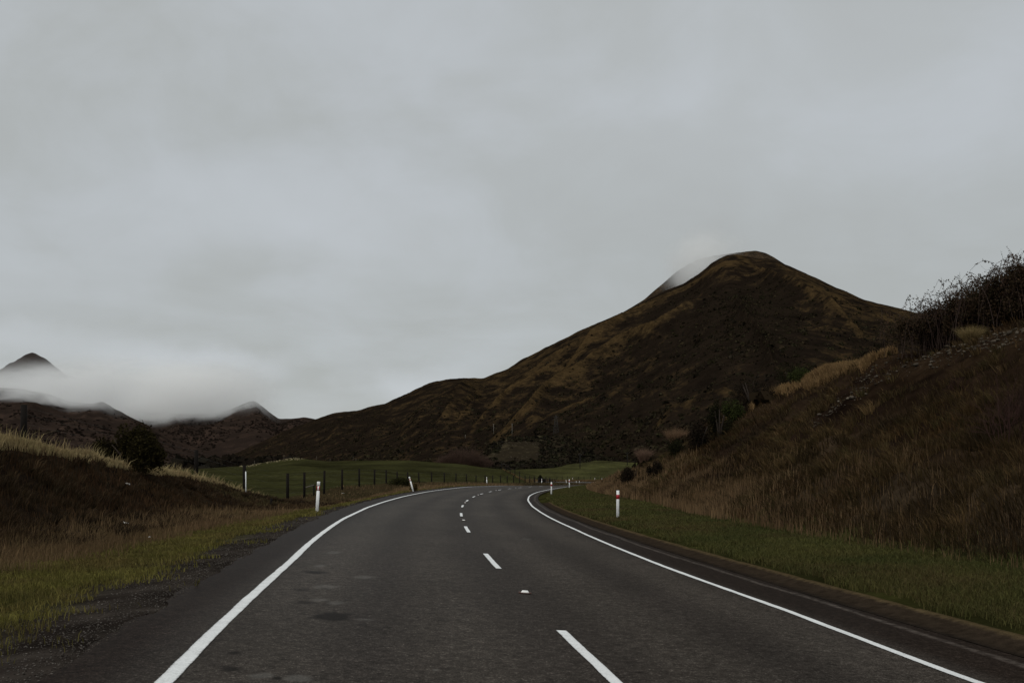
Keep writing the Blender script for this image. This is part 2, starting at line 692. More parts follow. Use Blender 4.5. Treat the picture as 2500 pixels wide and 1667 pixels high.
def ground_colours(x, y, s, t):
    d = -t
    tl = tL_of(s) + 0.75
    n = fbm(x * .5, y * .5, 4)
    n2 = fbm(x * .12 + 9, y * .12, 3)
    n3 = fbm(x * 2.1, y * 2.1, 3)
    c = np.zeros(x.shape + (3,))
    pad = np.array([.0290, .0285, .0105])
    pad2 = np.array([.0225, .0215, .0088])
    c[:] = lerp(pad2, pad, sstep(-.4, .4, n2)[..., None])
    c *= (1 + .55 * sstep(300, 350, y) * sstep(0, 15, x))[..., None]
    brown = lerp(np.array([.020, .0145, .0095]), np.array([.042, .029, .0175]), sstep(-.5, .5, n)[..., None])
    green = lerp(np.array([.016, .0155, .0055]), np.array([.030, .029, .009]), sstep(-.5, .5, n)[..., None])
    gravel = lerp(np.array([.0165, .0130, .0108]), np.array([.036, .0295, .0245]), sstep(-.5, .5, n3)[..., None])
    soil = lerp(np.array([.011, .0075, .0055]), np.array([.022, .015, .009]), sstep(-.5, .5, n)[..., None])
    ge = np.interp(s, [0, 14, 17, 25, 40, 80], [8.0, 7.0, 5.9, 5.6, 5.4, 5.2]) + .5 * n
    # left
    left = (t < 0)
    ll = green.copy()
    fgr = sstep(.15, 1.2, d - tl + .7 * n + .35 * n3 - .6)
    ll = lerp(gravel, ll, fgr[..., None])
    ll = lerp(ll, brown, sstep(-.5, .5, d - ge)[..., None])
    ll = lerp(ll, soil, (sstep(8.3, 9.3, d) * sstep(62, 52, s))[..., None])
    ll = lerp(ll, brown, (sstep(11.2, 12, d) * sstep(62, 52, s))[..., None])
    fence = np.interp(s, [50, 60, 110], [13.0, 12.2, 10.9])
    padw = sstep(-.6, .8, d - fence + .3 * n)
    padw = lerp(padw, sstep(17, 22, d), sstep(56, 48, s))
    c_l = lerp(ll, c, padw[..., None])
    # right
    tb = np.interp(s, RB_S, RB_T)
    rr = lerp(green, brown, sstep(-.3, .6, t - tb + .6 * n)[..., None])
    bankc = lerp(soil * np.array([1.15, 1, .9]), brown, sstep(-.3, .6, n2 + .5 * n)[..., None])
    rr = lerp(rr, bankc, sstep(1.5, 4, t - tb)[..., None])
    up = (t - tb) / np.maximum(np.interp(s, RC_S, RC_T) - tb, 1)
    rr = lerp(rr, soil * np.array([.95, .85, .8]), (.85 * sstep(.38, .62, up + .3 * n2) * sstep(1.08, .98, up) * sstep(88, 64, s))[..., None])
    far = sstep(205, 225, s)
    verge = lerp(np.array([.07, .045, .022]), c, sstep(9, 16, np.abs(t))[..., None])
    rr = lerp(rr, verge, far[..., None])
    return np.where(left[..., None], lerp(c_l, verge, (far * (np.abs(t) < 16))[..., None]), rr)


def build_ground():
    gx = graded(-9000, 9000, .34, .013)
    gy = graded(-60, 9500, .34, .011)
    X, Y = np.meshgrid(gx, gy)
    s, t = proj(X, Y)
    s = s.reshape(X.shape)
    t = t.reshape(X.shape)
    Z = G_st(s, t, X, Y)
    V = np.stack([X, Y, Z], -1).reshape(-1, 3)
    ny, nx = X.shape
    i = np.arange(ny - 1)[:, None] * nx + np.arange(nx - 1)[None, :]
    Fq = np.stack([i, i + 1, i + nx + 1, i + nx], -1).reshape(-1, 4)
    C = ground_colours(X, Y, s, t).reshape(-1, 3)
    # diagonal strip of rank brown grass along the side fence
    m, nt, b = new_mat('ground_soil_and_turf', 1.0, 0.0)
    a = attr_col(nt)
    p = pos_of(nt)
    n1 = noise(nt, p, 1.3, 8, 0.7)
    n2 = noise(nt, mapping(nt, p, (1, .45, 1)), .11, 5, 0.6)
    f = ramp(nt, n1, [(0.28, 0.45), (0.5, 0.95), (0.75, 1.75)])
    f2 = ramp(nt, n2, [(0.3, 0.58), (0.7, 1.42)])
    c = mixcol(nt, 1.0, a.outputs['Color'], f, 'MULTIPLY')
    c = mixcol(nt, 1.0, c, f2, 'MULTIPLY')
    nt.links.new(c, b.inputs['Base Color'])
    bp = nt.nodes.new('ShaderNodeBump')
    bp.inputs['Strength'].default_value = 0.7
    bp.inputs['Distance'].default_value = 0.12
    nt.links.new(n1, bp.inputs['Height'])
    nt.links.new(bp.outputs[0], b.inputs['Normal'])
    o = link_mesh('ground', V, Fq, m, cols=C, smooth=True)
    tag(o, 'grassy valley floor with banks on both sides of the road', 'ground', kind='structure')


build_ground()


# ------------------------------------------------------------------ road, kerb and painted lines
def strip(name, ss, ts, dz, mat, parent=None, smooth=True, zfun=None):
    """sheet through road coordinates; ts is (len(ss), k)"""
    ss = np.asarray(ss, float)
    ts = np.asarray(ts, float)
    k = ts.shape[1]
    sg = np.repeat(ss[:, None], k, 1)
    x, y = st_xy(sg, ts)
    z = zc_of(sg) - e_of(sg) * ts + dz
    if zfun is not None:
        z = zfun(sg, ts, z)
    V = np.stack([x, y, z], -1).reshape(-1, 3)
    i = np.arange(len(ss) - 1)[:, None] * k + np.arange(k - 1)[None, :]
    Fq = np.stack([i, i + 1, i + k + 1, i + k], -1).reshape(-1, 4)
    tt = ts.reshape(-1)
    return link_mesh(name, V, Fq, mat, parent, smooth=smooth, extra={'across': tt, 'edge': np.tile(np.linspace(-1, 1, k), len(ss))})


def road_point(px, row):
    """a photo pixel on the road plane -> x, y"""
    ys = np.linspace(4, 150, 6000)
    x = (px - 1250) / F * ys
    z = CAMH - (row - HZ) / F * ys
    t = x - np.interp(ys, CL[:157, 1], CL[:157, 0])
    i = np.nonzero(z < zc_of(ys) - e_of(ys) * t)[0][0]
    return x[i], ys[i]


def road_material():
    m, nt, b = new_mat('chip_seal', 0.34, 0.0012)
    p = pos_of(nt)
    ac = nt.nodes.new('ShaderNodeAttribute')
    ac.attribute_name = 'across'
    t = ac.outputs['Fac']
    fine = math_node(nt, 'ADD', math_node(nt, 'MULTIPLY', noise(nt, p, 70.0, 3, 0.8), .62), math_node(nt, 'MULTIPLY', noise(nt, p, 26.0, 3, 0.75), .38))
    mid = noise(nt, p, 9.0, 6, 0.65)
    big = noise(nt, mapping(nt, p, (1, .35, 1)), .5, 5, 0.6)
    base = ramp(nt, fine, [(0.30, (.0060, .0047, .0039)), (0.44, (.0200, .0161, .0134)), (0.56, (.041, .0342, .0288)), (0.70, (.17, .147, .127))])
    f = ramp(nt, mid, [(0.3, .62), (0.7, 1.4)])
    base = mixcol(nt, 1.0, base, f, 'MULTIPLY')
    f = ramp(nt, big, [(0.3, .82), (0.7, 1.18)])
    base = mixcol(nt, 1.0, base, f, 'MULTIPLY')
    # polished wheel paths, tarry centre, dark unswept shoulders
    wp = None
    for c0 in (-2.55, -1.0, 0.95, 2.6):
        q = math_node(nt, 'ABSOLUTE', math_node(nt, 'SUBTRACT', t, c0))
        mr = nt.nodes.new('ShaderNodeMapRange')
        mr.interpolation_type = 'SMOOTHSTEP'
        mr.inputs[1].default_value = 0.75
        mr.inputs[2].default_value = 0.1
        nt.links.new(q, mr.inputs[0])
        wp = mr.outputs[0] if wp is None else math_node(nt, 'MAXIMUM', wp, mr.outputs[0])
    base = mixcol(nt, math_node(nt, 'MULTIPLY', wp, .6), base, mixcol(nt, 1.0, base, (1.5, 1.52, 1.48), 'MULTIPLY'))
    sh = nt.nodes.new('ShaderNodeMapRange')
    sh.interpolation_type = 'SMOOTHSTEP'
    sh.inputs[1].default_value = 3.25
    sh.inputs[2].default_value = 3.75
    nt.links.new(math_node(nt, 'ADD', math_node(nt, 'ABSOLUTE', t), math_node(nt, 'MULTIPLY', mid, .25)), sh.inputs[0])
    base = mixcol(nt, sh.outputs[0], base, mixcol(nt, 1.0, base, (.52, .45, .42), 'MULTIPLY'))
    # silt washed along the channel on the low side
    q = math_node(nt, 'ABSOLUTE', math_node(nt, 'SUBTRACT', math_node(nt, 'ADD', t, math_node(nt, 'MULTIPLY', math_node(nt, 'SUBTRACT', big, .5), .5)), 4.18))
    mr = nt.nodes.new('ShaderNodeMapRange')
    mr.interpolation_type = 'SMOOTHSTEP'
    mr.inputs[1].default_value = 0.10
    mr.inputs[2].default_value = 0.01
    nt.links.new(q, mr.inputs[0])
    silt = math_node(nt, 'MULTIPLY', mr.outputs[0], ramp(nt, mid, [(.38, 0.1), (.6, 1.0)]))
    base = mixcol(nt, math_node(nt, 'MULTIPLY', silt, .55), base, (.12, .10, .085))
    # wear marks: pale scuffs and dark dips in the left wheel path
    spots = [(815, 1348, 22, 4, 1), (781, 1381, 20, 4, 1), (769, 1397, 40, 4, -1), (888, 1408.6, 34, 5, 1), (796, 1432, 34, 6, 1),
             (781, 1464, 26, 3.5, 1), (823, 1471, 26, 4, 1), (892, 1512, 26, 4, .7), (815, 1505, 50, 11, -2), (572, 1593, 20, 5, -1),
             (566, 1632, 32, 9, -1), (635, 1650, 36, 10, 1), (727, 1655, 36, 9, 1), (676, 1655, 16, 7, -1), (1063, 1635, 10, 3, 1),
             (740, 1440, 30, 4, -.7), (1285, 1316, 14, 2, .8), (745, 1470, 30, 5, -.8)]
    wob = nt.nodes.new('ShaderNodeTexNoise')
    wob.inputs['Scale'].default_value = 7.0
    wob.inputs['Detail'].default_value = 4
    nt.links.new(p, wob.inputs['Vector'])
    for (px, row, rx, ry, kind) in spots:
        x, y = road_point(px, row)
        x2, _ = road_point(px + rx, row)
        _, y2 = road_point(px, row + ry)
        ax = abs(x2 - x)
        ay = max(abs(y - y2), .05)
        mp = nt.nodes.new('ShaderNodeMapping')
        mp.inputs['Scale'].default_value = (1 / ax, 1 / ay, 0)
        mp.inputs['Location'].default_value = (-x / ax, -y / ay, 0)
        nt.links.new(p, mp.inputs['Vector'])
        ad = nt.nodes.new('ShaderNodeVectorMath')
        ad.operation = 'ADD'
        nt.links.new(mp.outputs[0], ad.inputs[0])
        ws = nt.nodes.new('ShaderNodeVectorMath')
        ws.operation = 'SCALE'
        ws.inputs['Scale'].default_value = 1.5
        nt.links.new(wob.outputs['Color'], ws.inputs[0])
        nt.links.new(ws.outputs[0], ad.inputs[1])
        sb = nt.nodes.new('ShaderNodeVectorMath')
        sb.operation = 'SUBTRACT'
        sb.inputs[1].default_value = (.75, .75, .75)
        nt.links.new(ad.outputs[0], sb.inputs[0])
        sep = nt.nodes.new('ShaderNodeSeparateXYZ')
        nt.links.new(sb.outputs[0], sep.inputs[0])
        rr = math_node(nt, 'SQRT', math_node(nt, 'ADD', math_node(nt, 'MULTIPLY', sep.outputs[0], sep.outputs[0]),
                                             math_node(nt, 'MULTIPLY', sep.outputs[1], sep.outputs[1])))
        mr = nt.nodes.new('ShaderNodeMapRange')
        mr.interpolation_type = 'SMOOTHSTEP'
        mr.inputs[1].default_value = 1.25
        mr.inputs[2].default_value = .35 if kind > -2 else .8
        nt.links.new(rr, mr.inputs[0])
        w = math_node(nt, 'MULTIPLY', mr.outputs[0], min(abs(kind), 1) * (.30 if kind > 0 else .85))
        base = mixcol(nt, w, base, (.135, .128, .115) if kind > 0 else (.009, .0074, .0062))
    nt.links.new(base, b.inputs['Base Color'])
    bp = nt.nodes.new('ShaderNodeBump')
    bp.inputs['Strength'].default_value = 0.25
    bp.inputs['Distance'].default_value = 0.006
    nt.links.new(fine, bp.inputs['Height'])
    nt.links.new(bp.outputs[0], b.inputs['Normal'])
    return m


def paint_material():
    m, nt, b = new_mat('road_paint', 0.6, 0.3)
    p = pos_of(nt)
    n = noise(nt, p, 60, 4, .7)
    n2 = noise(nt, p, 5, 4, .6)
    worn = math_node(nt, 'ADD', math_node(nt, 'MULTIPLY', n, .7), math_node(nt, 'MULTIPLY', n2, .3))
    ed = nt.nodes.new('ShaderNodeAttribute')
    ed.attribute_name = 'edge'
    ea = math_node(nt, 'POWER', math_node(nt, 'ABSOLUTE', ed.outputs['Fac']), 7.0)
    worn = math_node(nt, 'SUBTRACT', worn, math_node(nt, 'MULTIPLY', ea, .26))
    c = ramp(nt, worn, [(0.27, (.06, .052, .046)), (0.37, (.50, .50, .485)), (0.55, (.70, .70, .685))])
    nt.links.new(c, b.inputs['Base Color'])
    bp = nt.nodes.new('ShaderNodeBump')
    bp.inputs['Strength'].default_value = 0.4
    bp.inputs['Distance'].default_value = 0.004
    nt.links.new(n, bp.inputs['Height'])
    nt.links.new(bp.outputs[0], b.inputs['Normal'])
    return m


M_PAINT = paint_material()


def build_road():
    ss = np.concatenate([np.arange(-30, 60, .12), np.arange(60, 345, .5)])
    tl = tL_of(ss) + .74 + .09 * fbm(ss * .9, ss * 0, 3) + .03 * fbm(ss * 4.1, ss * 0 + 5, 3)
    cols = np.linspace(0, 1, 15)
    ts = -tl[:, None] * (1 - cols) + 4.42 * cols
    road = strip('road', ss, ts, 0.0, road_material())
    tag(road, 'two-lane chip-sealed road curving right through the valley', 'road', kind='structure')
    # edge lines
    for side in (-1, 1):
        ss = np.arange(-6, 340, .12)
        c = -tL_of(ss) if side < 0 else tR_of(ss)
        c = c + .02 * fbm(ss * .15, ss * 0 + 7 * side, 2)
        w = .058 if side < 0 else .055
        w = w * np.interp(ss, [0, 60, 110], [1, 1.05, 1.05])
        j1 = .008 * fbm(ss * 2.3, ss * 0 + 3, 3)
        j2 = .008 * fbm(ss * 2.3, ss * 0 + 40, 3)
        ts = np.stack([c - w + j1, c, c + w + j2], 1)
        strip('edge_line', ss, ts, 0.005, M_PAINT, road)
    # broken centre line: 3 m dashes, 10 m apart
    starts = [6.65 - 10, 6.65] + [16.0 + 9.98 * i for i in range(0, 20)]
    for i, s0 in enumerate(starts):
        ss = np.linspace(s0, s0 + 3.0, 26)
        w = .05
        j1 = .006 * fbm(ss * 3.3, ss * 0 + i, 3)
        j2 = .006 * fbm(ss * 3.3, ss * 0 + 40 + i, 3)
        off = .03
        ts = np.stack([off - w + j1, off + 0 * ss, off + w + j2], 1)
        strip('centre_dash', ss, ts, 0.005, M_PAINT, road)
    # kerb with dished channel along the inside of the bend
    ss = np.arange(-20, 62, .5)
    wob = .03 * fbm(ss * .35, ss * 0, 3)
    prof = np.array([4.40, 4.44, 4.60, 4.80, 4.93, 5.02, 5.08])
    pz = np.array([.006, -.008, .008, .055, .095, .10, .02])
    ts = prof[None, :] + wob[:, None]
    m, nt, b = new_mat('kerb_mossy_concrete', 1.0, 0.0)
    ac = nt.nodes.new('ShaderNodeAttribute')
    ac.attribute_name = 'across'
    kn = noise(nt, pos_of(nt), 7.0, 6, .65)
    kf = noise(nt, pos_of(nt), 70.0, 3, .7)
    q = math_node(nt, 'ADD', ac.outputs['Fac'], math_node(nt, 'MULTIPLY', math_node(nt, 'SUBTRACT', kn, .5), .12))
    q = math_node(nt, 'SUBTRACT', q, 4.0)
    kc = ramp(nt, q, [(.38, (.050, .042, .034)), (.46, (.0150, .0115, .0088)), (.60, (.0235, .0170, .0118)), (.84, (.026, .0185, .0125)),
                      (.93, (.062, .044, .023)), (1.0, (.050, .037, .018))])
    kc = mixcol(nt, 1.0, kc, ramp(nt, kn, [(.3, .65), (.7, 1.35)]), 'MULTIPLY')
    kc = mixcol(nt, 1.0, kc, ramp(nt, kf, [(.3, .6), (.7, 1.4)]), 'MULTIPLY')
    nt.links.new(kc, b.inputs['Base Color'])
    k = strip('kerb', ss, ts, 0, m, zfun=lambda sg, tg, z: z + np.broadcast_to(pz, tg.shape) + .006 * fbm(sg * 1.7, tg * 3, 3))
    tag(k, 'low brown mossy kerb and channel along the right road edge', 'kerb', kind='structure')


build_road()


# ------------------------------------------------------------------ hills
def hill_material(name, grass, grass2, scrub, scrub2, scale=1.0):
    m, nt, b = new_mat(name, 1.0, 0.0)
    p = pos_of(nt)
    a = nt.nodes.new('ShaderNodeAttribute')
    a.attribute_name = 'grass'
    n1 = noise(nt, p, .035 * scale, 8, .68)
    n2 = noise(nt, p, .16 * scale, 6, .7)
    n3 = noise(nt, mapping(nt, p, (1, 1, .6)), .007 * scale, 4, .6)
    g = math_node(nt, 'ADD', a.outputs['Fac'], math_node(nt, 'MULTIPLY', math_node(nt, 'SUBTRACT', n1, .5), 2.3))
    g = math_node(nt, 'ADD', g, math_node(nt, 'MULTIPLY', math_node(nt, 'SUBTRACT', n2, .5), .9))
    f = ramp(nt, g, [(.30, 0.0), (.78, 1.0)])
    cg = mixcol(nt, n3, grass, grass2)
    cg = mixcol(nt, 1.0, cg, ramp(nt, n2, [(.3, .6), (.7, 1.5)]), 'MULTIPLY')
    cs = mixcol(nt, ramp(nt, n1, [(.35, 0.0), (.65, 1.0)]), scrub, scrub2)
    c = mixcol(nt, f, cs, cg)
    nt.links.new(c, b.inputs['Base Color'])
    bp = nt.nodes.new('ShaderNodeBump')
    bp.inputs['Strength'].default_value = 1.0
    bp.inputs['Distance'].default_value = 2.5 / scale
    nt.links.new(n2, bp.inputs['Height'])
    nt.links.new(bp.outputs[0], b.inputs['Normal'])
    return m


def seg_dist(px, row, poly):
    """distance to a polyline in the (column, row) chart, and how far along it (0..1)"""
    best = np.full(px.shape, 1e9)
    along = np.zeros(px.shape)
    n = len(poly) - 1
    for i in range(n):
        ax, ay = poly[i]
        bx, by = poly[i + 1]
        vx, vy = bx - ax, by - ay
        L2 = vx * vx + vy * vy
        f = np.clip(((px - ax) * vx + (py_ := row - ay) * vy) / L2, 0, 1)
        d = np.hypot(px - ax - f * vx, row - ay - f * vy)
        m = d < best
        best = np.where(m, d, best)
        along = np.where(m, (i + f) / n, along)
    return best, along


HILLS = {}


def make_hill(name, label, sil, ridge, foot, mat, spurs=(), nu=420, nv=130, conv=1.0, amp=10.0, nscale=.006, zf=-8.0,
              gfun=None, back=1.0):
    sil = np.array(sil, float)
    px = np.linspace(sil[0, 0], sil[-1, 0], nu)
    row = np.interp(px, sil[:, 0], sil[:, 1])
    k = np.array([1, 2, 3, 2, 1.0])
    k /= k.sum()
    row = np.convolve(np.pad(row, 2, 'edge'), k, 'valid')
    Yr = np.interp(px, *ridge)
    Yf = np.interp(px, *foot)
    Zr = CAMH + (HZ - row) / F * Yr
    v = np.linspace(0, 1, nv) ** .9
    vb = np.linspace(0, 1, 14)[1:] * back
    Vv, U = np.meshgrid(np.concatenate([v, 1 + vb]), np.arange(nu), indexing='ij')
    fr = np.minimum(Vv, 1)
    Y = Yf[U] + (Yr[U] - Yf[U]) * Vv
    prof = fr ** conv
    Z = zf + (Zr[U] - zf) * prof
    bk = np.clip(Vv - 1, 0, 1)
    Z = Z - bk ** 1.2 * (Zr[U] - zf) * .75
    PXg = px[U] + 0 * Vv
    ROW = HZ - F * (Z - CAMH) / Y
    X0 = (PXg - 1250) / F * Y
    grass = np.full(Y.shape, .30)
    taper = sstep(0, .12, fr) * sstep(0, .3, 1 - fr)
    bump = np.zeros(Y.shape)
    for (poly, hgt, wid, gw, gv) in spurs:
        d, al = seg_dist(PXg, ROW, poly)
        crest = np.exp(-d / wid)
        bump = np.maximum(bump, 1.3 * hgt * crest * taper * np.minimum(1, 4 * (1 - al) + .15) * np.minimum(1, 4 * al + .25))
        grass = np.maximum(grass, gv * .82 * np.exp(-(d / (gw * .75)) ** 2))
    Z = Z + bump
    nz = fbm(X0 * nscale, Y * nscale, 5, .55)
    rid = 1 - np.abs(fbm(X0 * nscale * .6 + 31, Y * nscale * .25, 4, .5)) * 2
    Z = Z + (amp * nz + amp * .8 * (rid - .6)) * np.maximum(taper, .04)
    Z = Z + amp * .10 * fbm(X0 * nscale * 9, Y * nscale * 9, 3) * (fr > .02)
    if gfun is not None:
        grass = gfun(PXg, ROW, fr, grass)
    V = np.stack([X0, Y, Z], -1).reshape(-1, 3)
    nr = Vv.shape[0]
    i = np.arange(nr - 1)[:, None] * nu + np.arange(nu - 1)[None, :]
    Fq = np.stack([i, i + 1, i + nu + 1, i + nu], -1).reshape(-1, 4)
    o = link_mesh(name, V, Fq, mat, smooth=True, extra={'grass': grass.reshape(-1)})
    tag(o, label, 'hill', kind='structure')
    HILLS[label] = (V.reshape(nr, nu, 3), grass, fr, PXg)
    return o


OCH, OCH2 = (.049, .0298, .0128), (.036, .0240, .0110)
SCR, SCR2 = (.0082, .0058, .0041), (.0168, .0116, .0076)
M_HILL = hill_material('hill_tussock_and_scrub', OCH, OCH2, SCR, SCR2)
M_HILLB = hill_material('hill_misty_back', (.05, .033, .02), (.04, .028, .017), (.016, .0125, .0095), (.02, .0155, .011), .8)
M_RANGE = hill_material('range_brown', (.046, .0290, .0210), (.034, .0225, .0170), (.019, .0132, .0102), (.026, .0175, .0135), .35)
M_KNOLL = hill_material('knoll_stony', (.060, .047, .030), (.038, .031, .016), (.017, .013, .0085), (.026, .020, .012), 4.0)

big_sil = [(560, 1112), (640, 1078), (700, 1050), (740, 1034), (766, 1024.6), (793, 1015), (821, 1006.6), (843, 1004.7), (860, 1003), (876, 1001),
           (912, 990), (940, 984.5), (973, 969), (1015, 950), (1052, 933), (1090, 926), (1127, 923), (1180, 923), (1205, 913), (1238, 901),
           (1270, 880), (1307, 861), (1360, 834), (1414, 808), (1465, 786), (1509, 767), (1560, 743), (1621, 711), (1668, 692), (1705, 669),
           (1738, 641), (1771, 624), (1799, 620), (1822, 625), (1845, 630), (1873, 632), (1901, 640), (1930, 650), (1972, 669), (2042, 702),
           (2112, 732), (2182, 749), (2243, 764), (2330, 800), (2500, 850), (2700, 900)]
spurs_big = [
    ([(1799, 620), (1822, 640), (1738, 678), (1691, 706), (1588, 762), (1527, 804), (1481, 842), (1443, 865), (1406, 890), (1360, 925)], 26, 16, 17, .95),
    ([(1760, 730), (1714, 767), (1668, 800), (1598, 847), (1527, 870), (1462, 905), (1401, 945), (1340, 985), (1294, 1029), (1247, 1055), (1200, 1075)], 24, 16, 14, .9),
    ([(1440, 865), (1364, 903), (1294, 954), (1247, 987), (1209, 1024), (1150, 1060)], 18, 13, 9, .8),
    ([(1822, 640), (1902, 711), (1972, 758), (2018, 786), (2100, 830)], 22, 18, 14, .75),
    ([(1900, 645), (1990, 705), (2090, 760), (2200, 800)], 14, 20, 22, .62),
    ([(1560, 765), (1470, 830), (1395, 872), (1310, 925), (1240, 970), (1150, 1020), (1090, 1060)], 16, 16, 14, .62),
    ([(1307, 861), (1240, 930), (1180, 975), (1100, 1030), (1040, 1080)], 16, 16, 15, .55),
    ([(1180, 923), (1110, 975), (1040, 1020), (980, 1070)], 14, 15, 14, .5),
    ([(1052, 933), (990, 990), (930, 1040), (880, 1080)], 12, 16, 13, .45),
    ([(912, 990), (860, 1030), (800, 1070)], 10, 16, 14, .45),
    ([(1640, 960), (1560, 1000), (1500, 1040)], 10, 14, 10, .5),
    ([(1810, 960), (1740, 985), (1660, 1020), (1600, 1050)], 10, 16, 16, .8),
    ([(1790, 730), (1830, 800), (1870, 860), (1890, 930)], 12, 14, 6, .42),
    ([(1290, 1052), (1400, 1000), (1480, 985), (1540, 975)], 8, 14, 18, .62),
]


def big_grass(px, row, fr, g):
    low = sstep(.42, .05, fr)
    g = g - .22 * low * sstep(1250, 1500, px) * (g < .6)
    # dark scrub face below the summit
    d = ((px - 1790) / 150) ** 2 + ((row - 790) / 110) ** 2
    g = g - .52 * np.exp(-d * .9)
    d = ((px - 1560) / 230) ** 2 + ((row - 1090) / 45) ** 2
    g = g - .35 * np.exp(-d)
    # ochre shoulder just under the summit and long brown right flank
    d = ((px - 1760) / 130) ** 2 + ((row - 672) / 26) ** 2
    g = g + .30 * np.exp(-d)
    g = g + .16 * sstep(1880, 2000, px) * sstep(900, 720, row)
    g = g + .14 * sstep(1500, 1250, px) * sstep(1040, 930, row) * sstep(1040, 1200, px)
    g = g - .10 * sstep(1050, 850, px)
    return g


make_hill('hill', 'steep brown pointed hill with dark scrub on its face', big_sil,
          ([560, 800, 1100, 1400, 1800, 2250, 2700], [2300, 2150, 1900, 1700, 1480, 1300, 1200]),
          ([560, 800, 1100, 1300, 1500, 1700, 2200, 2700], [1350, 1100, 860, 720, 640, 560, 430, 380]),
          M_HILL, spurs_big, nu=900, nv=330, conv=1.06, amp=11, nscale=.0065, gfun=big_grass)
make_hill('hill', 'misty grey brown shoulder rising behind the pointed hill',
          [(1420, 830), (1500, 775), (1545, 748), (1573, 731), (1596, 710), (1621, 690), (1650, 664), (1680, 645), (1710, 632), (1745, 624), (1790, 618),
           (1845, 612), (1868, 617), (1890, 628), (1930, 655), (2000, 700), (2100, 760)],
          ([1420, 2100], [2000, 1850]), ([1420, 2100], [1640, 1560]), M_HILLB, nu=260, nv=80, conv=1.0, amp=6, zf=60,
          gfun=lambda px, row, fr, g: g + .2)
make_hill('hill', 'low dark brown range on the left with a small knob',
          [(-900, 900), (-300, 925), (0, 945), (60, 950), (120, 962), (170, 980), (211, 984), (229, 985), (245, 980), (257, 983), (273, 993),
           (286, 1001), (295, 1003), (307, 1012), (330, 1023), (357, 1036), (393, 1057), (420, 1073), (500, 1098), (600, 1125), (700, 1140)],
          ([-900, 700], [3300, 3000]), ([-900, 700], [1500, 1900]), M_RANGE,
          [([(245, 980), (200, 1030), (120, 1090)], 14, 24, 12, .6), ([(295, 1003), (340, 1060), (380, 1100)], 16, 26, 12, .6),
           ([(100, 985), (40, 1030), (-40, 1085)], 16, 30, 14, .55)], nu=380, nv=120, conv=1.0, amp=15, nscale=.003)
make_hill('hill', 'brown range with a small sharp cone near its middle',
          [(150, 960), (250, 985), (300, 1000), (350, 1005), (400, 1007), (470, 1011), (520, 1010), (560, 1000), (595, 986), (608, 980), (617, 978),
           (627, 981), (645, 995), (660, 1007), (680, 1022), (712, 1022), (745, 1018), (780, 1025), (850, 1040), (950, 1060), (1100, 1090)],
          ([150, 1100], [4300, 4000]), ([150, 1100], [2500, 2200]), M_RANGE,
          [([(617, 978), (580, 1015), (520, 1060), (480, 1090)], 20, 26, 10, .75), ([(617, 978), (640, 1040), (690, 1090)], 18, 24, 9, .5),
           ([(745, 1018), (700, 1060), (650, 1100)], 20, 26, 12, .75), ([(420, 1008), (440, 1060), (420, 1100)], 20, 28, 10, .5)],
          nu=420, nv=130, conv=1.05, amp=15, nscale=.0022)
make_hill('mountain', 'far pointed peak standing above the low cloud',
          [(-700, 960), (-300, 960), (-60, 930), (0, 903), (25, 886), (50, 873), (68, 863), (77, 859), (86, 861), (108, 872), (130, 890), (165, 918), (230, 965), (300, 1000),
           (500, 1050), (800, 1090)],
          ([-700, 800], [5900, 5600]), ([-700, 800], [4500, 4400]), M_RANGE, [([(77, 862), (60, 920), (90, 990)], 50, 20, 10, .6), ([(90, 868), (130, 905), (150, 960)], 40, 16, 9, .5)],
          nu=520, nv=150, conv=1.0, amp=55, nscale=.0032)
make_hill('hill', 'stony grass knoll at the foot of the pointed hill',
          [(1090, 1150), (1120, 1141), (1148, 1122), (1172, 1110), (1196, 1088), (1220, 1076), (1240, 1069), (1262, 1066), (1290, 1069), (1312, 1064),
           (1340, 1068), (1366, 1063), (1390, 1074), (1412, 1092), (1442, 1101), (1475, 1120), (1530, 1150)],
          ([1090, 1530], [600, 590]), ([1090, 1530], [470, 480]), M_KNOLL, [([(1270, 1066), (1215, 1110), (1160, 1140)], 1.6, 10, 10, .6)],
          nu=200, nv=70, conv=1.1, amp=5.0, nscale=.03, zf=-2, back=1.5, gfun=lambda px, row, fr, g: g - .12 + .55 * sstep(.9, .98, fr))


# ------------------------------------------------------------------ low cloud lying on the hills
def cloud_box(name, label, lo, hi, fn):
    m = bpy.data.materials.new(name)
    m.use_nodes = True
    nt = m.node_tree
    nt.nodes.clear()
    out = nt.nodes.new('ShaderNodeOutputMaterial')
    v = nt.nodes.new('ShaderNodeVolumePrincipled')
    v.inputs['Color'].default_value = (.998, .994, .984, 1)
    v.inputs['Anisotropy'].default_value = 0.15
    p = pos_of(nt)
    nt.links.new(fn(nt, p), v.inputs['Density'])
    nt.links.new(v.outputs[0], out.inputs['Volume'])
    b = MB()
    c = [(lo[i] + hi[i]) / 2 for i in range(3)]
    b.box(c, [hi[i] - lo[i] for i in range(3)])
    o = b.build(name, m)
    tag(o, label, 'cloud', kind='stuff')
    return o


def smooth_range(nt, val, a, b):
    mr = nt.nodes.new('ShaderNodeMapRange')
    mr.interpolation_type = 'SMOOTHSTEP'
    mr.inputs[1].default_value = a
    mr.inputs[2].default_value = b
    if isinstance(val, (int, float)):
        mr.inputs[0].default_value = val
    else:
        nt.links.new(val, mr.inputs[0])
    return mr.outputs[0]


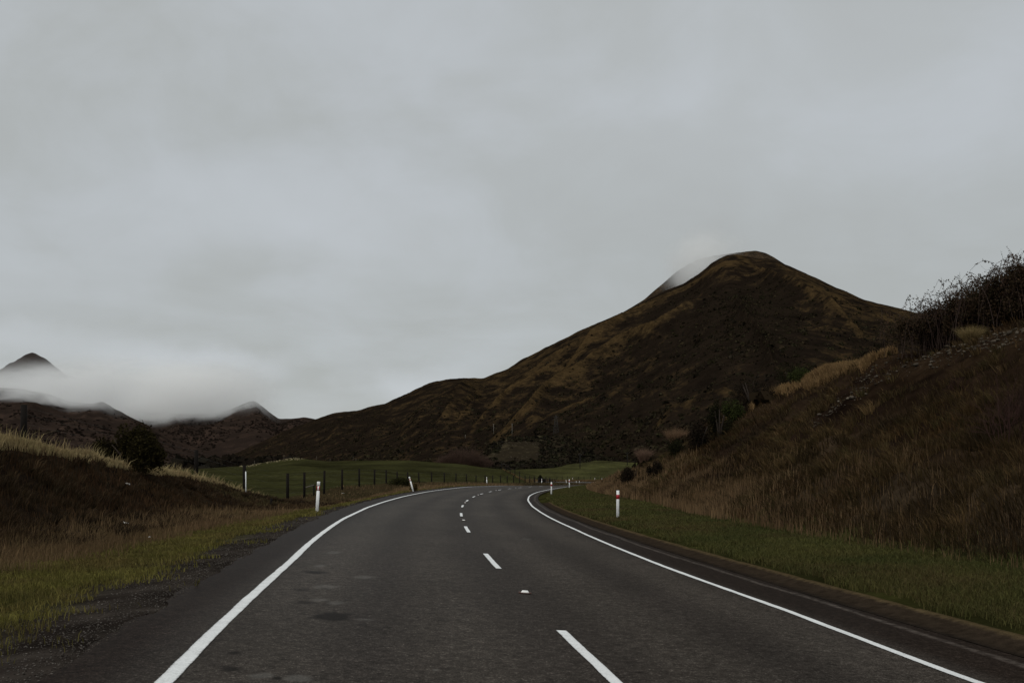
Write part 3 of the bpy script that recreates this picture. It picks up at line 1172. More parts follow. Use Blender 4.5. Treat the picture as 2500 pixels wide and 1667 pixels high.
def bank_cloud(y0, y1, base, top, scale, dens, left, right, seed, tilt):
    """ragged stratus: fades in above its base, out below its top, torn by noise"""
    def fn(nt, p):
        sp = nt.nodes.new('ShaderNodeSeparateXYZ')
        nt.links.new(p, sp.inputs[0])
        x, y, z = sp.outputs
        n = noise(nt, mapping(nt, p, (1, .8, 2.0), (seed, seed * 2, 0)), scale, 7, .62, .8)
        nn = math_node(nt, 'SUBTRACT', n, .5)
        ratio = math_node(nt, 'DIVIDE', x, y)
        # the sheet sinks or climbs across the valley
        zz = math_node(nt, 'ADD', z, math_node(nt, 'MULTIPLY', math_node(nt, 'ADD', ratio, .4), tilt))
        zz = math_node(nt, 'ADD', zz, math_node(nt, 'MULTIPLY', nn, 260.0))
        low = smooth_range(nt, zz, base[0], base[1])
        hi = smooth_range(nt, zz, top[1], top[0])
        rr = math_node(nt, 'ADD', ratio, math_node(nt, 'MULTIPLY', nn, .16))
        side = math_node(nt, 'MULTIPLY', smooth_range(nt, rr, right[0], right[1]), smooth_range(nt, rr, left[0], left[1]))
        m = (y1 - y0) * .25
        ye = math_node(nt, 'MULTIPLY', smooth_range(nt, y, y0, y0 + m), smooth_range(nt, y, y1, y1 - m))
        d = math_node(nt, 'MULTIPLY', math_node(nt, 'MULTIPLY', low, hi), math_node(nt, 'MULTIPLY', side, ye))
        return math_node(nt, 'MULTIPLY', d, math_node(nt, 'MULTIPLY', ramp(nt, n, [(.40, .03), (.58, 1.0)]), dens))
    return fn


def right_cloud(nt, p):
    n = noise(nt, p, .013, 6, .62, .6)
    nn = math_node(nt, 'SUBTRACT', n, .5)
    tot = None
    for (c, r, k) in (((322, 1745, 366), (56, 110, 50), 1.0), ((366, 1755, 394), (44, 100, 13), .35)):
        mp = mapping(nt, p, tuple(1 / q for q in r), tuple(-a / q for a, q in zip(c, r)))
        ln = nt.nodes.new('ShaderNodeVectorMath')
        ln.operation = 'LENGTH'
        nt.links.new(mp, ln.inputs[0])
        e = math_node(nt, 'ADD', ln.outputs['Value'], math_node(nt, 'MULTIPLY', nn, 1.7))
        q = math_node(nt, 'MULTIPLY', smooth_range(nt, e, 1.25, .15), k)
        tot = q if tot is None else math_node(nt, 'MAXIMUM', tot, q)
    return math_node(nt, 'MULTIPLY', tot, .019)


cloud_box('low_cloud', 'torn pale mist in front of the left range and below the far peak', (-2000, 2750, 130), (-800, 3350, 480),
          bank_cloud(2750, 3350, (150, 255), (268, 345), .0062, .013, (-.70, -.60), (-.36, -.43), 3.0, -90))
cloud_box('low_cloud', 'broad pale grey cloud bank lying across the ranges left of the small cone', (-3000, 3400, 140), (-800, 4700, 600),
          bank_cloud(3500, 4700, (170, 290), (340, 480), .0045, .0115, (-.54, -.40), (-.225, -.30), 8.0, 60))
cloud_box('summit_mist', 'thin wisp of mist drifting behind the pointed summit', (190, 1600, 270), (520, 1900, 460), right_cloud)

# ------------------------------------------------------------------ white marker posts
M_WHITE = plain_mat('post_white', (.78, .78, .76), .5, .06, 9.0, .4)
M_RED = plain_mat('post_red', (.33, .012, .02), .45, .15, 12.0, .4)
M_DIRTY = plain_mat('post_grubby_foot', (.30, .26, .21), .8, .3, 20.0, .2)


def pos_on_ray(px, y):
    return np.array([(px - 1250) / F * y, y])


def marker(px, y, label, kind='band', lean=0.0, h=1.06, yaw=0.0, wide=.105):
    x, yy = pos_on_ray(px, y)
    z = G(x, yy)[0]
    t = thing('marker_post', label, 'marker post', (x, yy, z), (0, radians(lean), yaw), 'white marker posts along the road')
    b = MB()
    b.box((0, 0, h / 2 - .1), (wide, .04, h + .2), 1.0, .008)
    if kind == 'plain':
        b.build('post', M_WHITE, t)
        return t
    if kind == 'notch':
        # narrow waist with red on both sides
        lo, hi = .70 * h, .855 * h
        b = MB()
        b.box((0, 0, lo / 2 - .1), (wide, .04, lo + .2), 1.0, .006)
        b.box((0, 0, (hi + h) / 2), (wide, .04, h - hi), 1.0, .006)
        b.box((0, 0, (lo + hi) / 2), (wide * .52, .034, hi - lo), 1.0)
        b.build('post', M_WHITE, t)
        for s in (-1, 1):
            r = MB()
            r.box((s * wide * .39, 0, (lo + hi) / 2), (wide * .24, .05, hi - lo), 1.0, .004)
            r.build('red_reflector', M_RED, t)
    else:
        b.build('post', M_WHITE, t)
        r = MB()
        r.box((0, 0, .775 * h), (wide + .008, .048, .155 * h), 1.0, .004)
        r.build('red_band', M_RED, t)
        r = MB()
        r.box((0, -.0255, .775 * h), (wide * .55, .004, .06 * h), 1.0)
        r.build('reflector', M_RED, t)
    return t


marker(1508, 37.2, 'nearest upright white post with a red band on the right grass', 'band', .4)
marker(1346, 80, 'white red-banded post beside the far end of the kerb', 'band', .5)
marker(1390, 116, 'white red-banded post at the grass tip inside the bend, beyond the kerb end', 'band', 0)
marker(1469, 171, 'white red-banded post at the edge of brown grass where the road leaves view', 'band', 0)
marker(774, 34.5, 'tall white post with side red reflectors standing in gravel left of the road', 'notch', 3.0)
marker(1009, 74, 'white post leaning strongly to the left on the outer road edge', 'notch', -15.5, 1.12)
marker(1188.5, 134, 'small white post on the outer road edge before the diagonal fence', 'notch', -1)
marker(1322.5, 178, 'small white post just below the lone round bush', 'notch', 0)
marker(1383, 226, 'tiny leaning white post right of the roadside fence end', 'notch', -6)
marker(1398, 288, 'tiny white post on the far brown verge, left of its neighbour there', 'band', 0)
marker(1452, 296, 'tiny white post on the far brown verge, right of its neighbour there', 'band', 0)
marker(1407, 243, 'short plain white stake by the far road bend, left one of the pair', 'plain', 0, .8, wide=.07)
marker(1414.5, 243, 'short plain white stake by the far road bend, right one of the pair', 'plain', 0, .8, wide=.07)
marker(600.5, 51, 'thin plain white stake in front of a dark fence post on the left bank end', 'plain', -.5, 1.25, wide=.045)

# ------------------------------------------------------------------ road studs on the centre line
M_STUD = plain_mat('stud_white', (.75, .74, .70), .4, .1, 40.0, .5)
M_STUDB = plain_mat('stud_base', (.09, .05, .04), .8, .4, 60.0)
where = ['nearest white road stud between the two closest centre dashes', 'second white road stud, between the third and fourth dashes',
         'third white road stud on the centre line', 'fourth white road stud on the centre line',
         'fifth white road stud, where the centre line swings right', 'farthest white road stud on the centre line']
for i, s0 in enumerate((12.7, 32.6, 52.8, 72.8, 93.2, 113.2)):
    x, y = st_xy(np.array([s0]), np.array([.06]))
    zz = zc_of(s0) + .002
    t = thing('road_stud', where[i], 'road stud', (x[0], y[0], zz), (0, math.atan(e_of(s0)), 0), 'road studs on the centre line')
    b = MB()
    b.box((0, 0, .004), (.16, .13, .008))
    b.build('base', M_STUDB, t)
    b = MB()
    b.box((0, 0, .018), (.105, .10, .022), .72, .004)
    b.build('body', M_STUD, t)

# ------------------------------------------------------------------ fences
M_POSTW = plain_mat('weathered_post', (.0085, .0068, .0055), .95, .45, 14.0, .1, .5)
M_POSTP = plain_mat('pale_post', (.10, .085, .065), .95, .35, 14.0, .1, .3)
M_WIRE = plain_mat('fence_wire', (.06, .058, .055), .5, .2, 30.0, .4)


def fence_post(p, h, r, mat, parent, origin, lean=(0, 0), name='post'):
    b = MB()
    x, y, z = p[0] - origin[0], p[1] - origin[1], p[2] - origin[2]
    q = [(x, y, z - .3), (x + lean[0] * .5, y + lean[1] * .5, z + h * .5), (x + lean[0], y + lean[1], z + h)]
    b.tube(q, [r * 1.04, r, r * .95], 9)
    return b.build(name, mat, parent, smooth=False)


def wires(tops, hs, fracs, parent, origin, rad):
    for f in fracs:
        b = MB()
        pts = []
        for (p, h) in zip(tops, hs):
            pts.append((p[0] - origin[0], p[1] - origin[1], p[2] - origin[2] + h * f))
        b.tube(pts, rad, 4)
        b.build('wire', M_WIRE, parent)


def offset_on_ray(px, dfun, s0, s1):
    ss = np.linspace(s0, s1, 4000)
    x, y = st_xy(ss, -dfun(ss))
    u = 1250 + F * x / y
    i = int(np.argmin(np.abs(u - px)))
    return np.array([x[i], y[i]])


fence_px = [(57.5, 988), (478, 1098), (597, 1135), (702, 1154), (743, 1139), (791, 1135.5), (835, 1137.5), (877, 1142), (914, 1146), (943, 1147),
            (970, 1151), (995, 1152), (1023, 1153.6), (1054, 1152), (1085, 1153), (1113, 1155), (1139, 1157), (1162, 1160), (1184, 1159.5),
            (1203, 1160), (1222, 1160), (1238, 1161), (1254, 1160), (1269, 1161), (1282, 1162.5), (1293, 1166), (1305, 1165), (1316, 1170),
            (1325, 1171), (1331, 1169), (1336, 1170), (1340.5, 1171), (1345, 1171), (1349, 1171), (1353, 1171), (1357, 1171)]


def fence_d(s):
    return np.interp(s, [25, 33, 46, 52, 60, 75, 110, 160, 220], [13.2, 13.0, 12.4, 11.5, 10.9, 10.6, 10.3, 9.3, 8.6])


def build_road_fence():
    o = None
    tops, hs = [], []
    first = None
    for k, (px, top) in enumerate(fence_px):
        xy = offset_on_ray(px, fence_d, 24, 225)
        z = G(xy[0], xy[1])[0]
        h = CAMH + (HZ - top) / F * xy[1] - z
        h = float(np.clip(h, 1.15, 1.75))
        p = np.array([xy[0], xy[1], z])
        if o is None:
            first = p
            o = thing('post_and_wire_fence', 'dark post and wire fence following the left side of the road', 'fence', tuple(p))
        lean = rng.normal(0, .025, 2)
        r = .092 if k < 4 else .078
        fence_post(p, h, r, M_POSTW, o, first, lean)
        tops.append(p)
        hs.append(h)
        if px == 743:
            q = offset_on_ray(766, fence_d, 24, 225)
            zq = G(q[0], q[1])[0]
            fence_post((q[0], q[1], zq), .86, .06, M_POSTW, o, first, (0.01, 0), 'brace_post')
            b = MB()
            b.tube([np.array([p[0], p[1], z + .74]) - first, np.array([q[0], q[1], zq + .84]) - first], .05, 7)
            b.build('brace_rail', M_POSTP, o)
    wires(tops, hs, (.3, .55, .78, .95), o, first, .0018)
    # a stump of a short post in the grass near the fence
    x, y = pos_on_ray(662, 46)
    t = thing('post_stump', 'short dark stump of a post in the long grass below the fence', 'stump', (x, y, G(x, y)[0]))
    b = MB()
    b.tube([(0, 0, -.2), (0, 0, .2), (.01, 0, .42)], [.06, .058, .05], 8)
    b.build('stump', M_POSTW, t)


build_road_fence()


def line_fence(name, label, pts, hfun, rad, mat, wire=True, jitter=.02):
    first = None
    tops, hs = [], []
    for i, (x, y) in enumerate(pts):
        p = np.array([x, y, G(x, y)[0]])
        if first is None:
            first = p
            o = thing(name, label, 'fence', tuple(p))
        h = hfun(i)
        fence_post(p, h, rad, mat, o, first, rng.normal(0, jitter, 2))
        tops.append(p)
        hs.append(h)
    if wire:
        wires(tops, hs, (.45, .92), o, first, .004)
    return o


diag_px = [1224.7, 1235, 1245.6, 1257, 1268.5, 1282, 1293, 1304, 1314, 1324, 1333, 1342]
dp = []
for px in diag_px:
    y = np.interp(px, [1224.7, 1345], [252, 214])
    dp.append(tuple(pos_on_ray(px, y)))
line_fence('post_and_wire_fence', 'dark post and wire fence climbing diagonally over the green knoll', dp, lambda i: 1.65 + .15 * math.sin(i * 2.1), .09, M_POSTW)
fp = [1360, 1372.6, 1385, 1398, 1412, 1426, 1442, 1455, 1459.5, 1467, 1476, 1486, 1498, 1511, 1525, 1540]
line_fence('post_and_wire_fence', 'small distant fence along the foot of the right-hand green paddock',
           [tuple(pos_on_ray(px, 338 + 4 * math.sin(px))) for px in fp], lambda i: 1.2 + .12 * math.sin(i * 1.7), .075, M_POSTW)
sp_ = [(621, 272), (693.7, 277), (772.4, 280), (806, 281), (862, 284), (869, 268)]
line_fence('stake_fence', 'row of thin pale stakes along the top of the left green paddock',
           [tuple(pos_on_ray(px, y)) for px, y in sp_], lambda i: [1.2, 1.5, 1.15, .8, 1.4, .7][i], .04, M_POSTP, wire=False)

# ------------------------------------------------------------------ poles and pylon
M_POLE = plain_mat('pole_wood', (.010, .008, .0065), .9, .3, 6.0)
M_POLEP = plain_mat('pole_pale', (.16, .145, .12), .9, .25, 6.0)
M_STEEL = plain_mat('galvanised_steel', (.040, .037, .034), .8, .2, 8.0, .1)
M_CERAM = plain_mat('insulator', (.18, .15, .13), .3, .2, 8.0, .5)


def hill_hit(label, px, row):
    V, g, fr, PXg = HILLS[label]
    u = 1250 + F * V[..., 0] / V[..., 1]
    r = HZ - F * (V[..., 2] - CAMH) / V[..., 1]
    d = np.hypot(u - px, r - row) + 1e3 * (fr >= 1)
    return V.reshape(-1, 3)[int(np.argmin(d))]


HB = 'steep brown pointed hill with dark scrub on its face'
HK = 'stony grass knoll at the foot of the pointed hill'


def power_pole(p, h, label, mat, r=.16, arm=True):
    t = thing('power_pole', label, 'pole', tuple(p), group='wooden power poles')
    b = MB()
    b.tube([(0, 0, -.6), (0, 0, h * .5), (0, 0, h)], [r, r * .88, r * .72], 8)
    b.build('pole', mat, t)
    if arm:
        b = MB()
        b.box((0, 0, h - .5), (1.9, .12, .14))
        b.build('crossarm', mat, t)
        for s in (-.8, 0.0, .8):
            b = MB()
            b.tube([(s, 0, h - .43), (s, 0, h - .3), (s, 0, h - .2)], [.03, .055, .03], 6)
            b.build('insulator', M_CERAM, t)


x, y = pos_on_ray(1416, 440)
power_pole((x, y, G(x, y)[0]), 6.4, 'dark power pole standing alone in the right-hand green paddock', M_POLE, .2)
x, y = pos_on_ray(1531.5, 500)
power_pole((x, y, G(x, y)[0]), 6.6, 'dark power pole rising above the round roadside shrub', M_POLE, .2)
p = hill_hit(HB, 1204, 1061)
power_pole(p, 26 / F * p[1], 'pale power pole at the hill foot above the reddish thicket', M_POLEP, .22)
p = hill_hit(HB, 1250, 1064)
power_pole(p, 30 / F * p[1], 'pale power pole at the hill foot above the stony knoll', M_POLEP, .2)
p = hill_hit(HB, 1135, 1069)
power_pole(p, 9 / F * p[1], 'short pale post on the lit grass ridge at the hill foot', M_POLEP, .2, False)


def pylon(p, h):
    t = thing('lattice_pylon', 'faint grey steel lattice pylon on the lower slope of the pointed hill', 'pylon', tuple(p))
    wb, wt = h * .16, h * .035
    lv = np.linspace(0, h, 8)
    for sx in (-1, 1):
        for sy in (-1, 1):
            b = MB()
            b.tube([(sx * wb, sy * wb, -1), (sx * wt, sy * wt, h)], .11, 4)
            b.build('leg', M_STEEL, t)
    b = MB()
    for i in range(7):
        w0 = lerp(wb, wt, lv[i] / h)
        w1 = lerp(wb, wt, lv[i + 1] / h)
        c0 = [(-w0, -w0, lv[i]), (w0, -w0, lv[i]), (w0, w0, lv[i]), (-w0, w0, lv[i])]
        c1 = [(-w1, -w1, lv[i + 1]), (w1, -w1, lv[i + 1]), (w1, w1, lv[i + 1]), (-w1, w1, lv[i + 1])]
        for k in range(4):
            b.tube([c0[k], c1[(k + 1) % 4]], .06, 4)
            b.tube([c0[(k + 1) % 4], c1[k]], .06, 4)
            b.tube([c1[k], c1[(k + 1) % 4]], .06, 4)
    b.build('bracing', M_STEEL, t)
    for f, l in ((.78, .22), (.9, .18)):
        b = MB()
        b.tube([(-h * l, 0, h * f), (0, 0, h * f + .6), (h * l, 0, h * f)], [.06, .1, .06], 4)
        b.tube([(-h * l, 0, h * f), (h * l, 0, h * f)], .06, 4)
        b.build('crossarm', M_STEEL, t)


p = hill_hit(HB, 1358, 1061)
pylon(p, 46 / F * p[1])

# ------------------------------------------------------------------ bushes
M_BARK = plain_mat('bark', (.028, .021, .016), .95, .4, 12.0, .1, .4)
M_CANE = plain_mat('cane', (.040, .024, .018), .8, .4, 12.0, .2)


def leaf_cards(P, size, cols, mat, name, parent, nrm=None, aspect=.55, r=None):
    """many small leaf quads (folded rhombs) at P"""
    r = r or rng
    n = len(P)
    a = r.normal(size=(n, 3))
    a /= np.linalg.norm(a, axis=1)[:, None]
    if nrm is not None:
        a = a * .8 + nrm
        a /= np.linalg.norm(a, axis=1)[:, None]
    b = np.cross(a, r.normal(size=(n, 3)))
    b /= np.linalg.norm(b, axis=1)[:, None] + 1e-9
    c = np.cross(a, b)
    L = (size * r.uniform(.6, 1.35, n))[:, None]
    Vt = np.stack([P - b * L, P + c * L * aspect + a * L * .12, P + b * L, P - c * L * aspect + a * L * .12], 1).reshape(-1, 3)
    k = np.arange(n) * 4
    Fq = np.stack([k, k + 1, k + 2, k + 3], 1)
    return link_mesh(name, Vt, Fq, mat, parent, cols=np.repeat(cols, 4, 0))


def pal(n, cs, var=.25, r=None):
    r = r or rng
    cs = np.array(cs, float)
    w = r.random((n, len(cs))) ** 3
    w /= w.sum(1)[:, None]
    return np.clip((w @ cs) * r.uniform(1 - var, 1 + var, (n, 1)), .002, 1)


def crown_points(n, rx, ry, rz, lobes=9, r=None, spread=.62):
    """points spread through a lumpy crown standing on z = 0"""
    r = r or rng
    ctr = []
    for i in range(lobes):
        th = r.uniform(0, 2 * pi)
        q = math.sqrt(r.random()) * spread
        ctr.append((q * math.cos(th), q * math.sin(th), r.uniform(.22, .80) * (1 - .35 * q), r.uniform(.16, .42) if lobes > 20 else r.uniform(.24, .46)))
    ctr = np.array(ctr)
    k = r.integers(0, lobes, n)
    d = r.normal(size=(n, 3))
    d /= np.linalg.norm(d, axis=1)[:, None]
    rad = r.random(n) ** (1 / 2.2)
    rad = np.where(r.random(n) < .04, rad * 1.25, rad)
    P = ctr[k, :3] + d * (ctr[k, 3] * rad)[:, None] * np.array([1, 1, .85])
    P[:, 2] = np.abs(P[:, 2])
    return P * np.array([rx, ry, rz]), d


def bush(name, label, cat, loc, rx, rz, n, size, cs, ry=None, stems=5, lobes=9, group=None, seed=0, nrm_up=True, stem_mat=None, spread=.78):
    r = np.random.default_rng(seed + 100)
    t = thing(name, label, cat, tuple(loc), (0, 0, 0), group)
    P, d = crown_points(n, rx, ry or rx, rz, lobes, r, spread=spread)
    leaf_cards(P, size, pal(n, cs, .3, r), M_LEAF, 'foliage', t, d * .5 if nrm_up else None, r=r)
    b = MB()
    for i in range(stems):
        th = r.uniform(0, 2 * pi)
        q = np.array([math.cos(th) * rx, math.sin(th) * (ry or rx), 0])
        b.tube([(0, 0, -.15) + q * .08, q * .22 + (0, 0, rz * .3), q * .5 + (0, 0, rz * r.uniform(.5, .75))], [rz * .035, rz * .022, rz * .008], 5)
    b.build('stem', stem_mat or M_BARK, t)
    return t


def on_crest(px, off, ymin=20, ymax=230):
    """point on the sight line where it lies 'off' metres beyond the right bank's crest"""
    ys = np.linspace(ymin, ymax, 3000)
    x = (px - 1250) / F * ys
    s, t = proj(x, ys)
    q = t - np.interp(s, RC_S, RC_T) - off
    i = np.nonzero((q[:-1] < 0) & (q[1:] >= 0))[0]
    j = int(np.argmax(q)) if len(i) == 0 else int(i[0])
    return np.array([x[j], ys[j], G(x[j], ys[j])[0]])


DKG = [(.014, .015, .008), (.022, .021, .009), (.010, .009, .006)]
GRN = [(.030, .038, .012), (.018, .020, .009), (.045, .050, .016)]
DKB = [(.016, .012, .009), (.024, .016, .011), (.012, .011, .007)]

x, y = pos_on_ray(320, 35.5)
bush('shrub', 'dark bushy broom shrub on top of the left roadside bank', 'shrub', (x, y, G(x, y)[0] - .1), 1.3, 1.85, 13000, .05,
     [(.018, .015, .007), (.032, .026, .009), (.010, .008, .005)], stems=9, lobes=26, seed=1, spread=.82)
x, y = pos_on_ray(978, 87)
bush('shrub', 'low green broom shrub among the roadside fence posts', 'shrub', (x, y, G(x, y)[0] - .05), 1.15, 1.15, 4500, .06,
     [(.026, .026, .010), (.014, .012, .007), (.035, .035, .012)], stems=5, seed=2)
x, y = pos_on_ray(1013, 77)
bush('shrub', 'small yellowish weed bush just right of the leaning white post', 'shrub', (x, y, G(x, y)[0] - .05), .45, .62, 900, .05,
     [(.06, .05, .015), (.05, .028, .014), (.03, .03, .01)], stems=3, seed=3)
x, y = pos_on_ray(1321.5, 232)
bush('shrub', 'lone dark round bush behind the end of the roadside fence', 'shrub', (x, y, G(x, y)[0]), 1.05, 2.45, 3000, .11, [(.008, .0085, .0055), (.013, .012, .007)],
     stems=4, lobes=8, seed=4)
def skyline(px, dy=0.0, y0=25, y1=232):
    """the point of the right bank that stands highest in the view along one column, dy metres farther on"""
    ys = np.linspace(y0, y1, 1600)
    x = (px - 1250) / F * ys
    j = int(np.argmax((G(x, ys) - CAMH) / ys))
    y = ys[j] + dy
    x = (px - 1250) / F * y
    return np.array([x, y, G(x, y)[0]])


for (px, row, w, h, cs, lab, sd) in [
    (1541, 1182, 50, 46, DKB, 'dark round shrub at the lower end of the right bank', 5),
    (1601, 1170, 42, 44, DKB, 'low dark shrub beside the round one on the right bank', 6),
    (1706, 1098, 70, 92, DKB, 'dark brown shrub in the hollow on the right bank edge', 7),
    (1757, 1072, 52, 96, DKG, 'tall dark columnar shrub on the right bank edge', 8),
    (1796, 1030, 56, 58, GRN, 'shrub with mid green crown on the right bank edge', 9),
    (1842, 988, 92, 96, DKB, 'large dark brown shrub on the bank skyline left of the golden grass', 10),
    (1945, 944, 64, 46, GRN, 'bright green low shrub next to the golden grass on the bank', 11),
    (1940, None, 76, 78, DKG, 'dark shrub standing behind the bright green low shrub', 12),
    (2088, None, 90, 66, DKG, 'low dark shrub behind the bank crest, left of its twin', 13),
    (2150, None, 80, 60, DKB, 'low dark shrub behind the bank crest, nearest the brambles', 14),
    (1652, 1120, 52, 54, DKG, 'dark shrub below the pale tussock on the lower bank', 15),
]:
    p = skyline(px, 3.0) if row is None else hit(px, row, 20, 232)
    if row is not None and p[1] > 205:
        p = skyline(px, .4)
    k = p[1] / F
    bush('shrub', lab, 'shrub', p - (0, 0, .06 * h * k), w * k * .62, h * k * 1.12, 4200, max(.05, 1.4 * k), cs, stems=5, lobes=11, seed=sd)


def bramble(label, loc, rx, ry, rz, ncane, nleaf, seed):
    r = np.random.default_rng(seed)
    t = thing('bramble_bush', label, 'bramble', tuple(loc), group='brambles along the top of the right bank')
    b = MB()
    LP = []
    for i in range(ncane):
        th = r.uniform(0, 2 * pi)
        base = np.array([r.normal(0, .42) * rx, r.normal(0, .4) * ry, 0])
        reach = r.uniform(.6, 1.5)
        top = rz * r.uniform(.55, 1.12) * (1 if r.random() > .12 else 1.18)
        dirv = np.array([math.cos(th) * rx * reach * .62, math.sin(th) * ry * reach * .62, 0])
        u = np.linspace(0, 1, 11)
        arch = np.sin(u * pi * r.uniform(.66, .98))
        arch = arch / arch.max()
        pts = base[None, :] + dirv[None, :] * (u ** 1.25)[:, None]
        pts[:, 2] = -.1 + top * arch
        pts[:, :2] += np.cumsum(r.normal(0, .035, (11, 2)), 0) * rz * .3
        pts[:, 2] += np.cumsum(r.normal(0, .02, 11)) * rz * .2
        rad = r.uniform(.007, .013)
        b.tube(pts, np.linspace(rad * 1.3, rad * .45, 11), 4, cap=False)
        for q in range(int(nleaf / ncane)):
            f = r.uniform(.25, 1) * 10
            i0 = min(int(f), 9)
            p = lerp(pts[i0], pts[i0 + 1], f - i0) + r.normal(0, .05, 3)
            LP.append(p)
        if r.random() < .7:     # side shoots
            for q in range(r.integers(1, 4)):
                i0 = r.integers(3, 9)
                dv = r.normal(0, 1, 3)
                dv[2] = abs(dv[2]) + .3
                dv *= r.uniform(.15, .45) / np.linalg.norm(dv) * rz * .6
                e = pts[i0] + dv
                b.tube([pts[i0], lerp(pts[i0], e, .5) + (0, 0, .04), e], [rad * .7, rad * .5, rad * .3], 4, cap=False)
                for z in range(4):
                    LP.append(lerp(pts[i0], e, r.uniform(.3, 1)) + r.normal(0, .03, 3))
    b.build('cane', M_CANE, t)
    P = np.array(LP)
    leaf_cards(P, .052, pal(len(P), [(.044, .027, .018), (.066, .039, .023), (.030, .025, .014)], .3, r), M_LEAF, 'foliage', t, r=r)
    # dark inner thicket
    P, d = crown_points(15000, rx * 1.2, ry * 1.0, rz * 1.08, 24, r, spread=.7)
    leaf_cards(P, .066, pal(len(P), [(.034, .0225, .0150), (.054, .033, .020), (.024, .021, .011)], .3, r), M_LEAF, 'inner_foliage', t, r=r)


for (px, off, w, h, lab, sd) in [
    (2285, 3.6, 125, 125, 'leftmost bramble of the bank-top thicket, arching canes against the sky', 21),
    (2345, 4.2, 125, 140, 'middle-left bramble of the bank-top thicket above the golden tussock', 22),
    (2410, 5.0, 130, 150, 'middle-right bramble of the bank-top thicket, tall looping canes', 23),
    (2475, 5.6, 130, 150, 'rightmost bramble of the bank-top thicket at the photo edge', 24),
    (2550, 6.5, 140, 160, 'outermost bramble of the bank-top thicket beyond the photo edge', 25),
]:
    p = on_crest(px, off)
    k = p[1] / F
    bramble(lab, p - (0, 0, .1), w * k * .8, w * k * .6, h * k * .95, 95, 2600, sd)


def twig_bush(name, label, cat, loc, rx, rz, nst, mat, seed, rad=.012, levels=3, ry=None):
    """leafless bush: stems forking into thin twigs"""
    r = np.random.default_rng(seed)
    t = thing(name, label, cat, tuple(loc))
    stems, twigs = MB(), MB()

    def grow(p, d, L, rd, lev):
        e = p + d * L
        m = lerp(p, e, .5) + r.normal(0, .05 * L, 3)
        (stems if lev == 0 else twigs).tube([p, m, e], [rd, rd * .8, rd * .55], 4, cap=False)
        if lev < levels:
            for q in range(r.integers(3, 5)):
                dd = d + r.normal(0, .38, 3)
                dd[2] = max(dd[2], .1)
                dd /= np.linalg.norm(dd)
                st = lerp(p, e, r.uniform(.45, 1))
                grow(st, dd, L * r.uniform(.5, .8), rd * .55, lev + 1)

    for i in range(nst):
        th = r.uniform(0, 2 * pi)
        q = r.random() ** .5
        base = np.array([math.cos(th) * rx * .6 * q, math.sin(th) * (ry or rx) * .6 * q, -.1])
        d = np.array([math.cos(th) * .5 * q, math.sin(th) * .5 * q, 1.0])
        d /= np.linalg.norm(d)
        grow(base, d, rz * r.uniform(.34, .5) * (1 - .3 * q), rad, 0)
    stems.build('stem', mat, t)
    twigs.build('twig', mat, t)
    return t


M_WILLOW = plain_mat('willow_twig', (.060, .036, .026), .9, .35, 3.0, .1)
M_REDTW = plain_mat('red_twig', (.040, .020, .016), .9, .35, 6.0, .1)
y = 432
for k, (px, w, row, top, sd, lab) in enumerate([(1098, 56, 1140, 1105, 31, 'left part of the bare reddish willow thicket behind the green paddock'),
                                                (1135, 74, 1144, 1090, 32, 'tallest middle clump of the bare reddish willow thicket'),
                                                (1170, 50, 1145, 1108, 33, 'right end clump of the bare reddish willow thicket beside the knoll')]):
    p = W(px, row + 4, y)
    twig_bush('willow_thicket', lab, 'thicket', p, w / F * y * .62, (row - top + 8) / F * y * 1.15, 130, M_WILLOW, sd, .07, 3, ry=5)
p = hit(2462, 1085, 12, 60)
twig_bush('bare_shrub', 'leafless reddish shrub on the bank at the right photo edge', 'shrub', p, .55, 2.3, 16, M_REDTW, 41, .011, 3)
p = hit(2330, 960, 12, 70)
twig_bush('bare_shrub', 'small leafless shrub midway up the right bank', 'shrub', p, .25, .9, 9, M_REDTW, 42, .008, 3)


# ------------------------------------------------------------------ grasses
def blades(name, P, h, w, lean, cols, label, mat=None, cat='grass', kind='stuff', parent=None, r=None):
    r = r or rng
    n = len(P)
    th = r.uniform(0, pi, n)
    a = np.stack([np.cos(th), np.sin(th), 0 * th], 1) * (w / 2)[:, None]
    ln = np.zeros((n, 3))
    ln[:, :2] = lean
    up = np.array([0, 0, 1.0])
    H = h[:, None]
    b0 = P - up * .04
    mid = P + up * H * .55 + ln * H * .35
    tip = P + up * H * (1 - .25 * np.minimum(1, np.linalg.norm(lean, axis=1)))[:, None] + ln * H
    V = np.stack([b0 - a, b0 + a, mid + a * .75, mid - a * .75, tip], 1).reshape(-1, 3)
    k = np.arange(n) * 5
    Fq = np.stack([k, k + 1, k + 2, k + 3], 1)
    Ft = np.stack([k + 3, k + 2, k + 4], 1)
    o = link_mesh(name, V, [Ft, Fq], mat or M_GRASS, parent, cols=np.repeat(cols, 5, 0))
    if parent is None:
        tag(o, label, cat, kind=kind)
    return o


def scatter(n, s0, s1, t0, t1, keep=None, p=1.0):
    """roots in road coordinates; density falls with distance"""
    q = rng.random(n)
    s = s0 * (s1 / s0) ** (q ** p)
    t = t0(s) + (t1(s) - t0(s)) * rng.random(n)
    if keep is not None:
        m = keep(s, t)
        s, t = s[m], t[m]
    x, y = st_xy(s, t)
    z = G_st(s, t, x, y)
    return s, t, np.stack([x, y, z], 1)


def patch_cols(P, cs, scale, var=.3):
    """colour varies in drifts and from blade to blade"""
    cs = np.array(cs, float)
    n = len(P)
    w = np.stack([np.exp(2.6 * fbm(P[:, 0] * scale + 13 * i, P[:, 1] * scale - 7 * i, 3) + rng.normal(0, .7, n)) for i in range(len(cs))], 1)
    w /= w.sum(1)[:, None]
    return np.clip((w @ cs) * rng.uniform(1 - var, 1 + var, (n, 1)), .002, 1)


